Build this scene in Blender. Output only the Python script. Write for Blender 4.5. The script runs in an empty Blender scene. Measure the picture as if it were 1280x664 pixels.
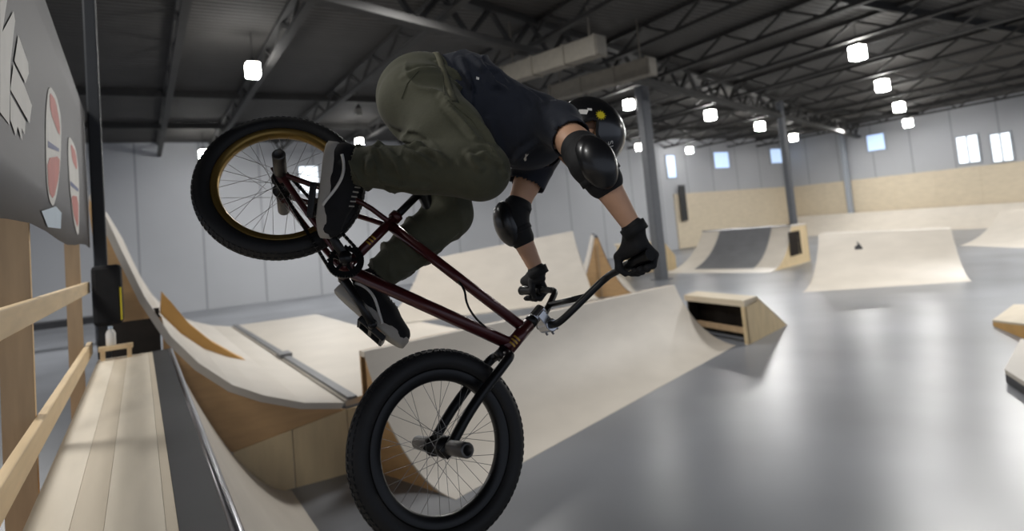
import bpy, bmesh, math, random
import numpy as np
from mathutils import Vector, Matrix, noise
from mathutils.bvhtree import BVHTree
random.seed(4)
SC = bpy.context.scene
COL = SC.collection
V = Vector
# ------------------------------------------------------------------ camera
FPX = 800.0; CAMZ = 2.1
PITCH, ROLL, YAW = math.radians(4.0), math.radians(5.2), math.radians(30.5)
CYP = 332 - 42 - FPX * math.tan(PITCH)
fw = V((math.sin(YAW) * math.cos(PITCH), math.cos(YAW) * math.cos(PITCH), math.sin(PITCH)))
r0 = V((math.cos(YAW), -math.sin(YAW), 0)); u0 = r0.cross(fw)
rt = r0 * math.cos(ROLL) - u0 * math.sin(ROLL); up = u0 * math.cos(ROLL) + r0 * math.sin(ROLL)
CAM = V((0, 0, CAMZ))
cd = bpy.data.cameras.new('camera'); cam = bpy.data.objects.new('camera', cd); COL.objects.link(cam)
cam.matrix_world = Matrix(((rt.x, up.x, -fw.x, 0), (rt.y, up.y, -fw.y, 0), (rt.z, up.z, -fw.z, CAMZ), (0, 0, 0, 1)))
cd.sensor_width = 36; cd.lens = 36 * FPX / 1280; cd.shift_y = -(332 - CYP) / 1280
cd.clip_start = 0.05; cd.clip_end = 300
cd.dof.use_dof = True; cd.dof.focus_distance = 1.95; cd.dof.aperture_fstop = 2.1
SC.camera = cam
def ray(px, py): return rt * ((px - 640) / FPX) + up * (-(py - CYP) / FPX) + fw
def at(px, py, d): return CAM + ray(px, py) * d
def onax(px, py, ax, v):
    d = ray(px, py); return CAM + d * ((v - CAM[ax]) / d[ax])
def camdir(x, y, z): return (rt * x + up * y + fw * z).normalized()

# ------------------------------------------------------------------ materials
def srgb(r, g, b): return tuple(((c / 255) / 12.92 if c / 255 <= .04045 else ((c / 255 + .055) / 1.055) ** 2.4) for c in (r, g, b)) + (1,)
def mat(name, col, rough=.6, metal=0, noise_amt=.12, scale=8, stretch=(1, 1, 1), bump=0, bscale=60, emit=0, coat=0, sheen=0, spec=.5):
    m = bpy.data.materials.new(name); m.use_nodes = True; nt = m.node_tree; b = nt.nodes['Principled BSDF']
    b.inputs['Roughness'].default_value = rough; b.inputs['Metallic'].default_value = metal
    b.inputs['Specular IOR Level'].default_value = spec
    if coat: b.inputs['Coat Weight'].default_value = coat; b.inputs['Coat Roughness'].default_value = .12
    if sheen: b.inputs['Sheen Weight'].default_value = sheen
    tc = nt.nodes.new('ShaderNodeTexCoord'); mp = nt.nodes.new('ShaderNodeMapping'); mp.inputs['Scale'].default_value = stretch
    nz = nt.nodes.new('ShaderNodeTexNoise'); nz.inputs['Scale'].default_value = scale; nz.inputs['Detail'].default_value = 6
    nt.links.new(tc.outputs['Object'], mp.inputs['Vector']); nt.links.new(mp.outputs['Vector'], nz.inputs['Vector'])
    rp = nt.nodes.new('ShaderNodeValToRGB'); rp.color_ramp.elements[0].position = .3; rp.color_ramp.elements[1].position = .7
    rp.color_ramp.elements[0].color = tuple(c * (1 - noise_amt) for c in col[:3]) + (1,)
    rp.color_ramp.elements[1].color = tuple(min(1, c * (1 + noise_amt)) for c in col[:3]) + (1,)
    nt.links.new(nz.outputs['Fac'], rp.inputs['Fac']); nt.links.new(rp.outputs['Color'], b.inputs['Base Color'])
    if bump:
        n2 = nt.nodes.new('ShaderNodeTexNoise'); n2.inputs['Scale'].default_value = bscale; n2.inputs['Detail'].default_value = 4
        nt.links.new(mp.outputs['Vector'], n2.inputs['Vector'])
        bp = nt.nodes.new('ShaderNodeBump'); bp.inputs['Strength'].default_value = bump; bp.inputs['Distance'].default_value = .01
        nt.links.new(n2.outputs['Fac'], bp.inputs['Height']); nt.links.new(bp.outputs['Normal'], b.inputs['Normal'])
    if emit:
        b.inputs['Emission Color'].default_value = col; b.inputs['Emission Strength'].default_value = emit
    return m
M = {}
M['ply'] = mat('plywood_pale', srgb(202, 194, 182), .5, noise_amt=.05, scale=1.6, stretch=(1, 1, 3))
M['ply2'] = mat('plywood_cream', srgb(204, 191, 168), .55, noise_amt=.06, scale=2.2, stretch=(1, 1, 3))
M['tan'] = mat('plywood_tan', srgb(196, 158, 112), .6, noise_amt=.09, scale=3, stretch=(1, 1, 5))
M['tan2'] = mat('plywood_tan_light', srgb(212, 190, 150), .6, noise_amt=.09, scale=3, stretch=(3, 3, .6))
M['orange'] = mat('plywood_orange', srgb(206, 160, 92), .6, noise_amt=.07, scale=3)
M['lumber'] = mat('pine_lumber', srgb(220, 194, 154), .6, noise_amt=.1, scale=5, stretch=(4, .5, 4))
M['lumber_dark'] = mat('pine_lumber_shade_tint', srgb(172, 146, 114), .65, noise_amt=.12, scale=5, stretch=(4, 4, .5))  # darker pine, shade on the post faces put into the colour
M['lumber_lit_tint'] = mat('pine_lit_tint', srgb(222, 190, 145), .6, noise_amt=.06, scale=5)  # paler pine, light on the post edge put into the colour
M['deckply'] = mat('deck_plywood', srgb(218, 208, 190), .55, noise_amt=.07, scale=2.5, stretch=(5, .8, 1))
M['deckply2'] = mat('deck_plywood_worn', srgb(198, 186, 166), .55, noise_amt=.07, scale=2.5, stretch=(5, .8, 1))
M['plate'] = mat('dark_steel_sheet', srgb(44, 44, 46), .45, .3, noise_amt=.2, scale=4)
M['steel'] = mat('worn_steel', srgb(120, 120, 124), .28, .9, noise_amt=.12, scale=9)
M['greysheet'] = mat('grey_steel_sheet', srgb(112, 113, 116), .5, .2, noise_amt=.1, scale=2)
M['column'] = mat('column_paint', srgb(98, 101, 106), .5, noise_amt=.06)
M['darkcol'] = mat('dark_column_paint', srgb(36, 38, 41), .5, noise_amt=.1)
M['joist'] = mat('joist_paint', srgb(48, 47, 46), .7, noise_amt=.15, scale=3)
M['duct'] = mat('pale_duct', srgb(112, 107, 97), .6, noise_amt=.1)
M['black'] = mat('black_fabric', srgb(22, 22, 24), .85, noise_amt=.2, scale=30)
M['hole_shade'] = mat('painted_void_shade', srgb(40, 34, 28), .9, noise_amt=.2)  # near-black brown, the shade inside openings as a colour
M['light'] = mat('lamp_diffuser', (1, .985, .95, 1), .5, noise_amt=0, emit=45)
M['lightoff'] = mat('lamp_diffuser_off', srgb(120, 118, 112), .6, noise_amt=.03)
M['window'] = mat('daylight_glass', (.56, .73, 1, 1), .2, noise_amt=0, emit=.55)
M['window2'] = mat('bright_daylight_glass', (.88, .94, 1, 1), .2, noise_amt=0, emit=.9)
M['wframe'] = mat('window_frame_paint', srgb(150, 156, 164), .5, noise_amt=.03)
M['banner'] = mat('banner_vinyl', srgb(84, 82, 84), .55, noise_amt=.05, scale=2)
M['white'] = mat('white_print', srgb(225, 222, 215), .6, noise_amt=.04)
M['red'] = mat('faded_red_print', srgb(205, 122, 112), .6, noise_amt=.08)
M['blue'] = mat('faded_blue_print', srgb(105, 112, 150), .6, noise_amt=.08)
M['paleblue'] = mat('pale_blue_cap_glow', srgb(205, 222, 235), .4, noise_amt=.04)  # bottle cap colour, also the painted glow on the banner
M['yellow'] = mat('yellow_print', srgb(225, 205, 40), .5, noise_amt=.05)
# rider and bike
M['skin'] = mat('skin', srgb(205, 160, 130), .55, noise_amt=.06, scale=18, bump=.05, bscale=90)
M['shirt'] = mat('navy_cotton', srgb(26, 31, 43), .85, noise_amt=.1, scale=30, bump=.12, bscale=160, sheen=.05)
M['pants'] = mat('olive_cotton', srgb(72, 72, 55), .85, noise_amt=.1, scale=22, bump=.12, bscale=140, sheen=.05)
M['pants_light'] = mat('olive_waistband', srgb(92, 90, 72), .85, noise_amt=.1, scale=22)
M['pad'] = mat('pad_cap_plastic', srgb(24, 24, 26), .33, noise_amt=.2, scale=12, coat=.25)
M['padcloth'] = mat('pad_neoprene', srgb(17, 17, 19), .8, noise_amt=.2, scale=30)
M['glove'] = mat('glove_fabric', srgb(20, 20, 22), .75, noise_amt=.25, scale=30, bump=.15, bscale=120)
M['helmet'] = mat('helmet_shell', srgb(20, 20, 22), .28, noise_amt=.1, scale=6, coat=.6)
M['helmet_in'] = mat('helmet_foam', srgb(26, 26, 28), .9, noise_amt=.1)
M['shoe'] = mat('black_suede', srgb(22, 22, 24), .9, noise_amt=.2, scale=40)
M['sole'] = mat('grey_rubber', srgb(172, 167, 158), .7, noise_amt=.07, scale=20)
M['frame'] = mat('oxblood_paint', srgb(74, 22, 24), .32, .25, noise_amt=.1, scale=12, coat=.4)
M['bikeblack'] = mat('black_bike_paint', srgb(20, 20, 21), .35, .3, noise_amt=.15, scale=12)
M['tyre'] = mat('tyre_rubber', srgb(24, 24, 25), .62, noise_amt=.15, scale=30)
M['gold'] = mat('gold_rim', srgb(138, 112, 58), .35, .7, noise_amt=.1)
M['chrome'] = mat('chrome', srgb(190, 190, 192), .2, 1, noise_amt=.05)
M['peg'] = mat('scuffed_steel_peg', srgb(92, 90, 88), .4, .8, noise_amt=.25, scale=20)
M['decalgold'] = mat('gold_decal', srgb(190, 150, 60), .4, .3, noise_amt=.05)
M['spoke'] = mat('spoke_steel', srgb(150, 148, 145), .35, .8, noise_amt=.05)

def floor_mat():
    m = mat('polished_concrete', srgb(120, 123, 129), .3, noise_amt=.55, scale=.45)
    m.node_tree.nodes['Noise Texture'].inputs['Detail'].default_value = 2.5
    nt = m.node_tree; b = nt.nodes['Principled BSDF']
    rp = nt.nodes['Color Ramp'].color_ramp; rp.elements[0].position = 0; rp.elements[1].position = 1
    return m
M['floor'] = floor_mat()
def wall_mat(name, ax):
    m = mat(name, srgb(172, 174, 178), .75, noise_amt=.03, scale=.5)
    nt = m.node_tree; b = nt.nodes['Principled BSDF']
    w = nt.nodes.new('ShaderNodeTexWave'); w.wave_type = 'BANDS'; w.bands_direction = ax; w.inputs['Scale'].default_value = .13
    tc = nt.nodes.new('ShaderNodeTexCoord'); nt.links.new(tc.outputs['Object'], w.inputs['Vector'])
    rp = nt.nodes.new('ShaderNodeValToRGB'); rp.color_ramp.elements[0].position = .0; rp.color_ramp.elements[0].color = (.22, .23, .24, 1)
    rp.color_ramp.elements[1].position = .0025; rp.color_ramp.elements[1].color = (1, 1, 1, 1)
    nt.links.new(w.outputs['Fac'], rp.inputs['Fac'])
    old = b.inputs['Base Color'].links[0].from_socket
    mx = nt.nodes.new('ShaderNodeMix'); mx.data_type = 'RGBA'; mx.blend_type = 'MULTIPLY'; mx.inputs['Factor'].default_value = .55
    nt.links.new(old, mx.inputs['A']); nt.links.new(rp.outputs['Color'], mx.inputs['B']); nt.links.new(mx.outputs['Result'], b.inputs['Base Color'])
    return m
M['wallx'] = wall_mat('painted_panel_wall', 'X'); M['wally'] = wall_mat('painted_panel_wall_end', 'Y')
def ceil_mat():
    m = mat('corrugated_roof_deck', srgb(64, 62, 60), .8, noise_amt=.12, scale=1.0)
    nt = m.node_tree; b = nt.nodes['Principled BSDF']
    w = nt.nodes.new('ShaderNodeTexWave'); w.bands_direction = 'X'; w.inputs['Scale'].default_value = 1.6; w.wave_type = 'BANDS'; w.bands_direction = 'Y'
    tc = nt.nodes.new('ShaderNodeTexCoord'); nt.links.new(tc.outputs['Object'], w.inputs['Vector'])
    bp = nt.nodes.new('ShaderNodeBump'); bp.inputs['Strength'].default_value = .8; bp.inputs['Distance'].default_value = .05
    nt.links.new(w.outputs['Fac'], bp.inputs['Height']); nt.links.new(bp.outputs['Normal'], b.inputs['Normal'])
    return m
M['ceil'] = ceil_mat()

# ------------------------------------------------------------------ mesh helpers
def link(name, me, m, parent=None):
    o = bpy.data.objects.new(name, me); COL.objects.link(o)
    if m is not None:
        me.materials.clear()
        for k in (m if isinstance(m, (list, tuple)) else [m]): me.materials.append(M[k] if isinstance(k, str) else k)
    if parent is not None:
        o.parent = parent
        o.matrix_parent_inverse = Matrix.Translation(-parent.location)
    return o
def empty(name, loc=(0, 0, 0)):
    o = bpy.data.objects.new(name, None); COL.objects.link(o); o.location = loc; o.empty_display_size = .1; return o
def tag(o, label=None, cat=None, group=None, kind=None):
    if label: o['label'] = label
    if cat: o['category'] = cat
    if group: o['group'] = group
    if kind: o['kind'] = kind
    return o
def build(name, bm, m, parent=None, smooth=False, bevel=0):
    bmesh.ops.recalc_face_normals(bm, faces=bm.faces)
    me = bpy.data.meshes.new(name); bm.to_mesh(me); bm.free()
    if smooth:
        for p in me.polygons: p.use_smooth = True
    o = link(name, me, m, parent)
    if bevel:
        b = o.modifiers.new('bevel', 'BEVEL'); b.width = bevel; b.segments = 2; b.limit_method = 'ANGLE'
    return o
def NB(): return bmesh.new()
def box(bm, lo, hi):
    x0, y0, z0 = lo; x1, y1, z1 = hi
    v = [bm.verts.new(p) for p in ((x0, y0, z0), (x1, y0, z0), (x1, y1, z0), (x0, y1, z0), (x0, y0, z1), (x1, y0, z1), (x1, y1, z1), (x0, y1, z1))]
    for f in ((0, 3, 2, 1), (4, 5, 6, 7), (0, 1, 5, 4), (1, 2, 6, 5), (2, 3, 7, 6), (3, 0, 4, 7)): bm.faces.new([v[i] for i in f])
    return v
def obox(bm, c, ax, ay, az, sx, sy, sz):
    """box with centre c, unit axes, full sizes"""
    c = V(c); vs = []
    for k in ((-1, -1, -1), (1, -1, -1), (1, 1, -1), (-1, 1, -1), (-1, -1, 1), (1, -1, 1), (1, 1, 1), (-1, 1, 1)):
        vs.append(bm.verts.new(c + ax * (k[0] * sx / 2) + ay * (k[1] * sy / 2) + az * (k[2] * sz / 2)))
    for f in ((0, 3, 2, 1), (4, 5, 6, 7), (0, 1, 5, 4), (1, 2, 6, 5), (2, 3, 7, 6), (3, 0, 4, 7)): bm.faces.new([vs[i] for i in f])
def frame_of(d):
    d = d.normalized(); a = V((0, 0, 1)) if abs(d.z) < .9 else V((1, 0, 0)); x = d.cross(a).normalized(); return x, d.cross(x)
def tube(bm, pts, rad, n=12, caps=True, closed=False):
    pts = [V(p) for p in pts]; N = len(pts); rs = rad if isinstance(rad, (list, tuple)) else [rad] * N
    rings = []; x = None
    for i, p in enumerate(pts):
        if closed: d = pts[(i + 1) % N] - pts[i - 1]
        else: d = pts[min(i + 1, N - 1)] - pts[max(i - 1, 0)]
        d.normalize()
        if x is None: x, _ = frame_of(d)
        x = (x - d * x.dot(d)).normalized(); y = d.cross(x)
        rings.append([bm.verts.new(p + (x * math.cos(2 * math.pi * k / n) + y * math.sin(2 * math.pi * k / n)) * rs[i]) for k in range(n)])
    for i in range(N if closed else N - 1):
        a, b = rings[i], rings[(i + 1) % N]
        for k in range(n): bm.faces.new((a[k], a[(k + 1) % n], b[(k + 1) % n], b[k]))
    if caps and not closed: bm.faces.new(rings[0][::-1]); bm.faces.new(rings[-1])
def smooth_path(pts, it=2):
    pts = [V(p) for p in pts]
    for _ in range(it):
        q = [pts[0]]
        for a, b in zip(pts, pts[1:]): q += [a * .75 + b * .25, a * .25 + b * .75]
        q.append(pts[-1]); pts = q
    return pts
def lathe(bm, c, ax, prof, n=48, closed=False):
    """prof: list of (radius, along-axis)"""
    c = V(c); ax = ax.normalized(); x, y = frame_of(ax); rings = []
    for k in range(n):
        a = 2 * math.pi * k / n; d = x * math.cos(a) + y * math.sin(a)
        rings.append([bm.verts.new(c + d * r + ax * h) for r, h in prof])
    m = len(prof)
    for k in range(n):
        a, b = rings[k], rings[(k + 1) % n]
        for i in range(m if closed else m - 1): bm.faces.new((a[i], a[(i + 1) % m], b[(i + 1) % m], b[i]))
def prism(bm, poly, off):
    off = V(off); a = [bm.verts.new(p) for p in poly]; b = [bm.verts.new(V(p) + off) for p in poly]; n = len(poly)
    bm.faces.new(a); bm.faces.new(b[::-1])
    for i in range(n): bm.faces.new((a[i], b[i], b[(i + 1) % n], a[(i + 1) % n]))
def polyobj(name, poly, off, m, parent=None):
    bm = NB(); prism(bm, [V(p) for p in poly], off); return build(name, bm, m, parent)

# ------------------------------------------------------------------ blended solid surfaces (organic shapes)
class Solid:
    def __init__(self, vox=.008): self.v = vox; self.p = []
    def cone(self, a, b, ra, rb, k=.02): self.p.append(('c', np.array(a, float), np.array(b, float), ra, rb, k)); return self
    def chain(self, pts, k=.02):
        for (a, ra), (b, rb) in zip(pts, pts[1:]): self.cone(a, b, ra, rb, k)
        return self
    def ell(self, c, axes, rad, k=.02): self.p.append(('e', np.array(c, float), np.array([list(a) for a in axes]), np.array(rad, float), 0, k)); return self
    def cut(self, c, axes, rad, k=.01): self.p.append(('x', np.array(c, float), np.array([list(a) for a in axes]), np.array(rad, float), 0, k)); return self
    def plane(self, c, n, k=.004): self.p.append(('p', np.array(c, float), np.array(n, float), 0, 0, k)); return self
    def mesh(self, name):
        lo = np.full(3, 1e9); hi = -lo
        for t, a, b, r, s, k in self.p:
            if t == 'c':
                R = max(r, s); lo = np.minimum(lo, np.minimum(a, b) - R); hi = np.maximum(hi, np.maximum(a, b) + R)
            elif t == 'e': R = r.max(); lo = np.minimum(lo, a - R); hi = np.maximum(hi, a + R)
        v = self.v; lo -= 4 * v; hi += 4 * v
        n = np.ceil((hi - lo) / v).astype(int) + 1
        ax = [lo[i] + v * np.arange(n[i]) for i in range(3)]
        F = np.full(n, .2)
        for t, a, b, r, s, k in self.p:
            if t == 'c': R = max(r, s); l, h = np.minimum(a, b) - R, np.maximum(a, b) + R
            elif t in 'ex': R = r.max(); l, h = a - R, a + R
            else: l, h = lo, hi
            m = k + 4 * v
            i0 = np.clip(np.floor((l - m - lo) / v).astype(int), 0, n); i1 = np.clip(np.ceil((h + m - lo) / v).astype(int) + 1, 0, n)
            sl = tuple(slice(i0[q], i1[q]) for q in range(3))
            G = np.stack(np.meshgrid(*[ax[q][sl[q]] for q in range(3)], indexing='ij'), -1)
            if G.size == 0: continue
            if t == 'c':
                d = b - a; L = max(d @ d, 1e-12); u = np.clip(((G - a) @ d) / L, 0, 1)
                D = np.linalg.norm(G - a - u[..., None] * d, axis=-1) - (r + (s - r) * u)
            elif t in 'ex':
                q = (G - a) @ b.T; k0 = np.linalg.norm(q / r, axis=-1); k1 = np.linalg.norm(q / r ** 2, axis=-1)
                D = k0 * (k0 - 1) / np.maximum(k1, 1e-9)
            else: D = (G - a) @ b
            o = F[sl]
            if t in 'xp':
                if t == 'x': D = -D
                hh = np.clip(.5 - .5 * (o - D) / k, 0, 1); F[sl] = o * (1 - hh) + D * hh + k * hh * (1 - hh)
            else:
                hh = np.clip(.5 + .5 * (o - D) / k, 0, 1); F[sl] = o * (1 - hh) + D * hh - k * hh * (1 - hh)
        return nets(name, F, lo, v)
def nets(name, F, lo, v):
    S = F < 0; n = F.shape; c = tuple(x - 1 for x in n)
    cnt = np.zeros(c); acc = np.zeros(c + (3,))
    corners = [(i, j, k) for i in (0, 1) for j in (0, 1) for k in (0, 1)]
    sub = lambda A, o: A[o[0]:o[0] + c[0], o[1]:o[1] + c[1], o[2]:o[2] + c[2]]
    for a in corners:
        for d in range(3):
            if a[d]: continue
            b = list(a); b[d] = 1
            fa, fb = sub(F, a), sub(F, b); x = (fa < 0) != (fb < 0)
            t = np.where(x, fa / np.where(x, fa - fb, 1), 0)
            cnt += x
            for q in range(3): acc[..., q] += x * (a[q] + (t if q == d else 0))
    act = cnt > 0; idx = -np.ones(c, int); idx[act] = np.arange(act.sum())
    I = np.argwhere(act); P = lo + v * (I + acc[act] / cnt[act][:, None])
    faces = []
    for d in range(3):
        e1, e2 = [q for q in range(3) if q != d]
        sa = [slice(0, n[q] - 1 if q == d else n[q]) for q in range(3)]; sb = list(sa); sb[d] = slice(1, n[d])
        X = S[tuple(sa)] != S[tuple(sb)]
        W = np.argwhere(X); W = W[(W[:, e1] > 0) & (W[:, e2] > 0) & (W[:, e1] < n[e1] - 1) & (W[:, e2] < n[e2] - 1)]
        if not len(W): continue
        ins = S[tuple(W.T)]
        def g(o1, o2):
            Q = W.copy(); Q[:, e1] += o1; Q[:, e2] += o2; return idx[tuple(Q.T)]
        q = np.stack([g(-1, -1), g(0, -1), g(0, 0), g(-1, 0)], 1)
        flip = ins if d != 1 else ~ins
        q[~flip] = q[~flip][:, ::-1]
        faces.append(q)
    fs = np.concatenate(faces)
    me = bpy.data.meshes.new(name); me.from_pydata(P.tolist(), [], fs.tolist()); me.validate(); me.update()
    bm = bmesh.new(); bm.from_mesh(me)
    bmesh.ops.smooth_vert(bm, verts=bm.verts, factor=.5, use_axis_x=True, use_axis_y=True, use_axis_z=True)
    bmesh.ops.recalc_face_normals(bm, faces=bm.faces)
    bm.to_mesh(me); bm.free()
    for p in me.polygons: p.use_smooth = True
    return me
def folds(me, fn):
    """push each vertex along its normal by fn(co)"""
    no = [v.normal.copy() for v in me.vertices]
    for v, n in zip(me.vertices, no): v.co += n * fn(v.co)
    me.update()
def bvh(o):
    me = o.data; mw = o.matrix_world if o.parent is None else Matrix.Identity(4)
    return BVHTree.FromPolygons([v.co.copy() for v in me.vertices], [tuple(p.vertices) for p in me.polygons])
def decal(name, target, px, py, polys, m, parent, right=None, off=.0015):
    """flat marks (2-D polygons, metres) laid on the surface of target where the photo shows them"""
    T = bvh(target); d = ray(px, py).normalized(); h, n, i, _ = T.ray_cast(CAM, d)
    if h is None: print('decal missed', name); return None
    if n.dot(d) > 0: n = -n
    x = right if right is not None else rt; x = (x - n * x.dot(n)).normalized(); y = n.cross(x)
    bm = NB()
    for poly in polys:
        vs = []
        for a, b in poly:
            p = h + x * a + y * b; q, nn, _, _ = T.find_nearest(p)
            if nn.dot(n) < 0: nn = -nn
            vs.append(bm.verts.new(q + nn * off))
        try: bm.faces.new(vs)
        except ValueError: pass
    return build(name, bm, m, parent)

# ------------------------------------------------------------------ the hall
def struct(name, bm, m, parent=None, **k):
    o = build(name, bm, m, parent, **k); o['kind'] = 'structure' if parent is None else 'structure'
    return o
bm = NB(); box(bm, (-14, -10, -.2), (42.2, 30.7, 0)); struct('floor', bm, 'floor')
bm = NB(); box(bm, (-14, -10, 7.2), (42.2, 30.7, 7.4)); struct('ceiling', bm, 'ceil')
bm = NB(); box(bm, (-14, 30.5, 0), (42.2, 30.7, 7.2)); struct('wall_left', bm, 'wallx')
bm = NB(); box(bm, (42, -10, 0), (42.2, 30.5, 7.2)); struct('wall_back', bm, 'wally')
# plywood cladding along the end wall and the last bay of the side wall
bm = NB()
for i in range(13):
    y0 = 30.3 - i * 2.44; box(bm, (41.9, y0 - 2.43, .05), (42, y0, 3.55 - .02 * i))
struct('trim_1', bm, 'ply2')
bm = NB()
for i in range(5):
    x0 = 30 + i * 2.4; box(bm, (x0, 30.4, .05), (min(x0 + 2.39, 41.9), 30.5, 3.6))
struct('trim_2', bm, 'ply2')
# windows
wi = [0]
def window(lo, hi, axis, panes, m):
    wi[0] += 1
    r = empty('window_%d' % wi[0], ((lo[0] + hi[0]) / 2, (lo[1] + hi[1]) / 2, lo[2])); r['kind'] = 'structure'
    bm = NB(); f = .08
    a = 1 if axis == 0 else 0   # horizontal running axis
    def b3(l, h, z0, z1, t0, t1):
        p, q = [0, 0, z0], [0, 0, z1]; p[a], q[a] = l, h; p[axis], q[axis] = t0, t1; box(bm, p, q)
    w0 = lo[axis]; t0, t1 = w0 - .07, w0 - .001
    b3(lo[a], hi[a], lo[2], lo[2] + f, t0, t1); b3(lo[a], hi[a], hi[2] - f, hi[2], t0, t1)
    n = panes
    for i in range(n + 1):
        c = lo[a] + (hi[a] - lo[a]) * i / n; c0 = min(max(c - f / 2, lo[a]), hi[a] - f); b3(c0, c0 + f, lo[2] + f, hi[2] - f, t0, t1)
    o = build('frame', bm, 'wframe', r)
    for i in range(n):
        l = lo[a] + (hi[a] - lo[a]) * i / n; h = lo[a] + (hi[a] - lo[a]) * (i + 1) / n
        bm = NB(); b3(l + f / 2, h - f / 2, lo[2] + f, hi[2] - f, w0 - .04, w0 - .02); build('pane', bm, m, r)
window((42, 23.2, 5.2), (42, 24.5, 6.4), 0, 1, 'window')
window((42, 17.95, 3.65), (42, 19.2, 5.35), 0, 2, 'window2')
window((42, 16.35, 3.5), (42, 17.45, 5.2), 0, 2, 'window2')
window((34.0, 30.5, 5.1), (35.6, 30.5, 6.35), 1, 1, 'window')
window((39.9, 30.5, 5.3), (41.7, 30.5, 6.5), 1, 1, 'window')
window((6.5, 30.5, 4.7), (7.5, 30.5, 6.1), 1, 1, 'window2')
window((29.6, 30.5, 4.6), (30.5, 30.5, 6.2), 1, 1, 'window')

# roof joists, girder, columns
def truss(name, a, b, depth, ch, n, m):
    a, b = V(a), V(b); d = (b - a); L = d.length; d.normalize(); dz = V((0, 0, -depth)); s = V((0, 0, 1)).cross(d)
    bm = NB(); z = V((0, 0, 1))
    obox(bm, (a + b) / 2, d, s, z, L, ch, ch * .6); obox(bm, (a + b) / 2 + dz, d, s, z, L, ch, ch * .6)
    for i in range(n):
        p = a + d * (L * i / n); q = a + d * (L * (i + .5) / n) + dz; r = a + d * (L * (i + 1) / n)
        for u, w in ((p, q), (q, r)):
            e = (w - u); l = e.length; e.normalize(); obox(bm, (u + w) / 2, e, s, e.cross(s), l, ch * .35, ch * .35)
    o = build(name, bm, m); o['kind'] = 'structure'; return o
for i, x in enumerate([-8.5, -5.5, -2.4, .9, 2.9, 5.6, 8.6, 11.6, 14.6, 17.6, 20.6, 23.6, 26.6, 29.6, 32.6, 35.6, 38.6]):
    truss('ceiling_beam', (x, -6, 7.14), (x, 30.45, 7.14), .5, .16, 18, 'joist')
truss('ceiling_girder_beam', (0, 9.6, 7.1), (41.9, 24.9, 7.1), .75, .26, 30, 'joist')
for k, (y, z) in enumerate(((3.5, 7.18), (9, 7.18), (21, 7.18), (26, 7.18))):
    bm = NB(); box(bm, (-10, y - .05, z - .22), (41.9, y + .05, z)); o = build('ceiling_purlin_beam', bm, 'joist'); o['kind'] = 'structure'
def column(x, y, w, m, label):
    r = empty('support_column', (x, y, 0)); tag(r, label, 'column')
    bm = NB(); h = w / 2; t = w * .12   # hollow square section with chamfered corners
    box(bm, (x - h, y - h, 0), (x + h, y + h, 7.15)); build('shaft', bm, m, r, bevel=t)
    bm = NB(); box(bm, (x - h * 1.5, y - h * 1.5, 0), (x + h * 1.5, y + h * 1.5, .03)); build('base_plate', bm, m, r)
    return r
column(15.55, 16.8, .36, 'column', 'grey steel column rising behind the gloved hand on the handlebar')
column(26.2, 19.15, .27, 'column', 'slender grey steel column standing beside the slatted ramp side')
column(41.6, 25.9, .32, 'wframe', 'pale grey column in the corner by the plywood-clad end wall')
column(-.262, 6.0, .09, 'darkcol', 'dark steel column with a black pad past the end of the deck')
# pale ducts
for i, (p, q, lab) in enumerate((((632, 96), (752, 56), 'pale sheet-metal duct under the roof, the higher of two'), ((690, 118), (816, 82), 'pale sheet-metal duct under the roof, the lower one near the helmet'))):
    a, b = onax(p[0], p[1], 2, 5.9), onax(q[0], q[1], 2, 5.9); d = (b - a).normalized(); s = V((0, 0, 1)).cross(d)
    bm = NB(); obox(bm, (a + b) / 2, d, s, V((0, 0, 1)), (b - a).length, .35, .42)
    for t in (.02, .35, .68, .98): obox(bm, a + (b - a) * t, d, s, V((0, 0, 1)), .05, .4, .47)
    for t in (.1, .9):
        h_ = a + (b - a) * t; box(bm, (h_.x - .015, h_.y - .015, h_.z + .2), (h_.x + .015, h_.y + .015, 7.19))
    tag(build('hanging_air_duct', bm, 'duct'), lab, 'duct')

# high-bay lamps
def lamp(px, py, z, size, label, on=True):
    c = onax(px, py, 2, z); h = size * .34
    r = empty('highbay_lamp', c); tag(r, label, 'lamp', 'high-bay lamps hanging under the roof')
    bm = NB(); box(bm, (c.x - h, c.y - h, c.z - h * 1.15), (c.x + h, c.y + h, c.z + h * 1.15)); build('diffuser', bm, 'light' if on else 'lightoff', r, bevel=.03)
    bm = NB(); lathe(bm, (c.x, c.y, c.z + h * 1.16), V((0, 0, 1)), [(0, 0), (h * .9, .0), (h * .8, .05), (h * .4, .1), (.03, .14), (0, .14)], 20); build('housing', bm, 'joist', r)
    bm = NB(); tube(bm, [(c.x, c.y, c.z + h * 1.16 + .13), (c.x, c.y, 7.19)], .012, 6); build('hanger', bm, 'joist', r)
lamp(316, 88, 6.3, .42, 'lit lamp above the raised rear wheel, alone on the dark roof')
lamp(254, 193, 6.3, .42, 'lit lamp at the edge of the raised rear wheel, against the wall top')
lamp(449, 178, 6.3, .38, 'lit lamp just above the raised shoe of the rider')
lamp(448, 140, 6.5, .3, 'dull unlit lamp above the raised shoe of the rider', False)
lamp(786, 131, 6.3, .42, 'lit lamp close beside the black helmet')
lamp(888, 144, 6.3, .5, 'lit lamp nearest above the pair of grey columns, midway between them')
lamp(950, 158, 6.3, .5, 'lit lamp just before the slender grey column')
lamp(992, 172, 6.4, .5, 'lit lamp in front of a pale window, just past the slender column')
lamp(862, 188, 6.2, .44, 'small low lit lamp above the plywood cladding, near the thick grey column')
lamp(799, 184, 6.2, .42, 'narrow lit lamp partly behind the thick grey column')
lamp(1072, 66, 6.3, .5, 'largest and highest lit lamp of the row leading to the end wall')
lamp(1103, 107, 6.3, .52, 'second highest lit lamp of the row leading to the end wall')
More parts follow.
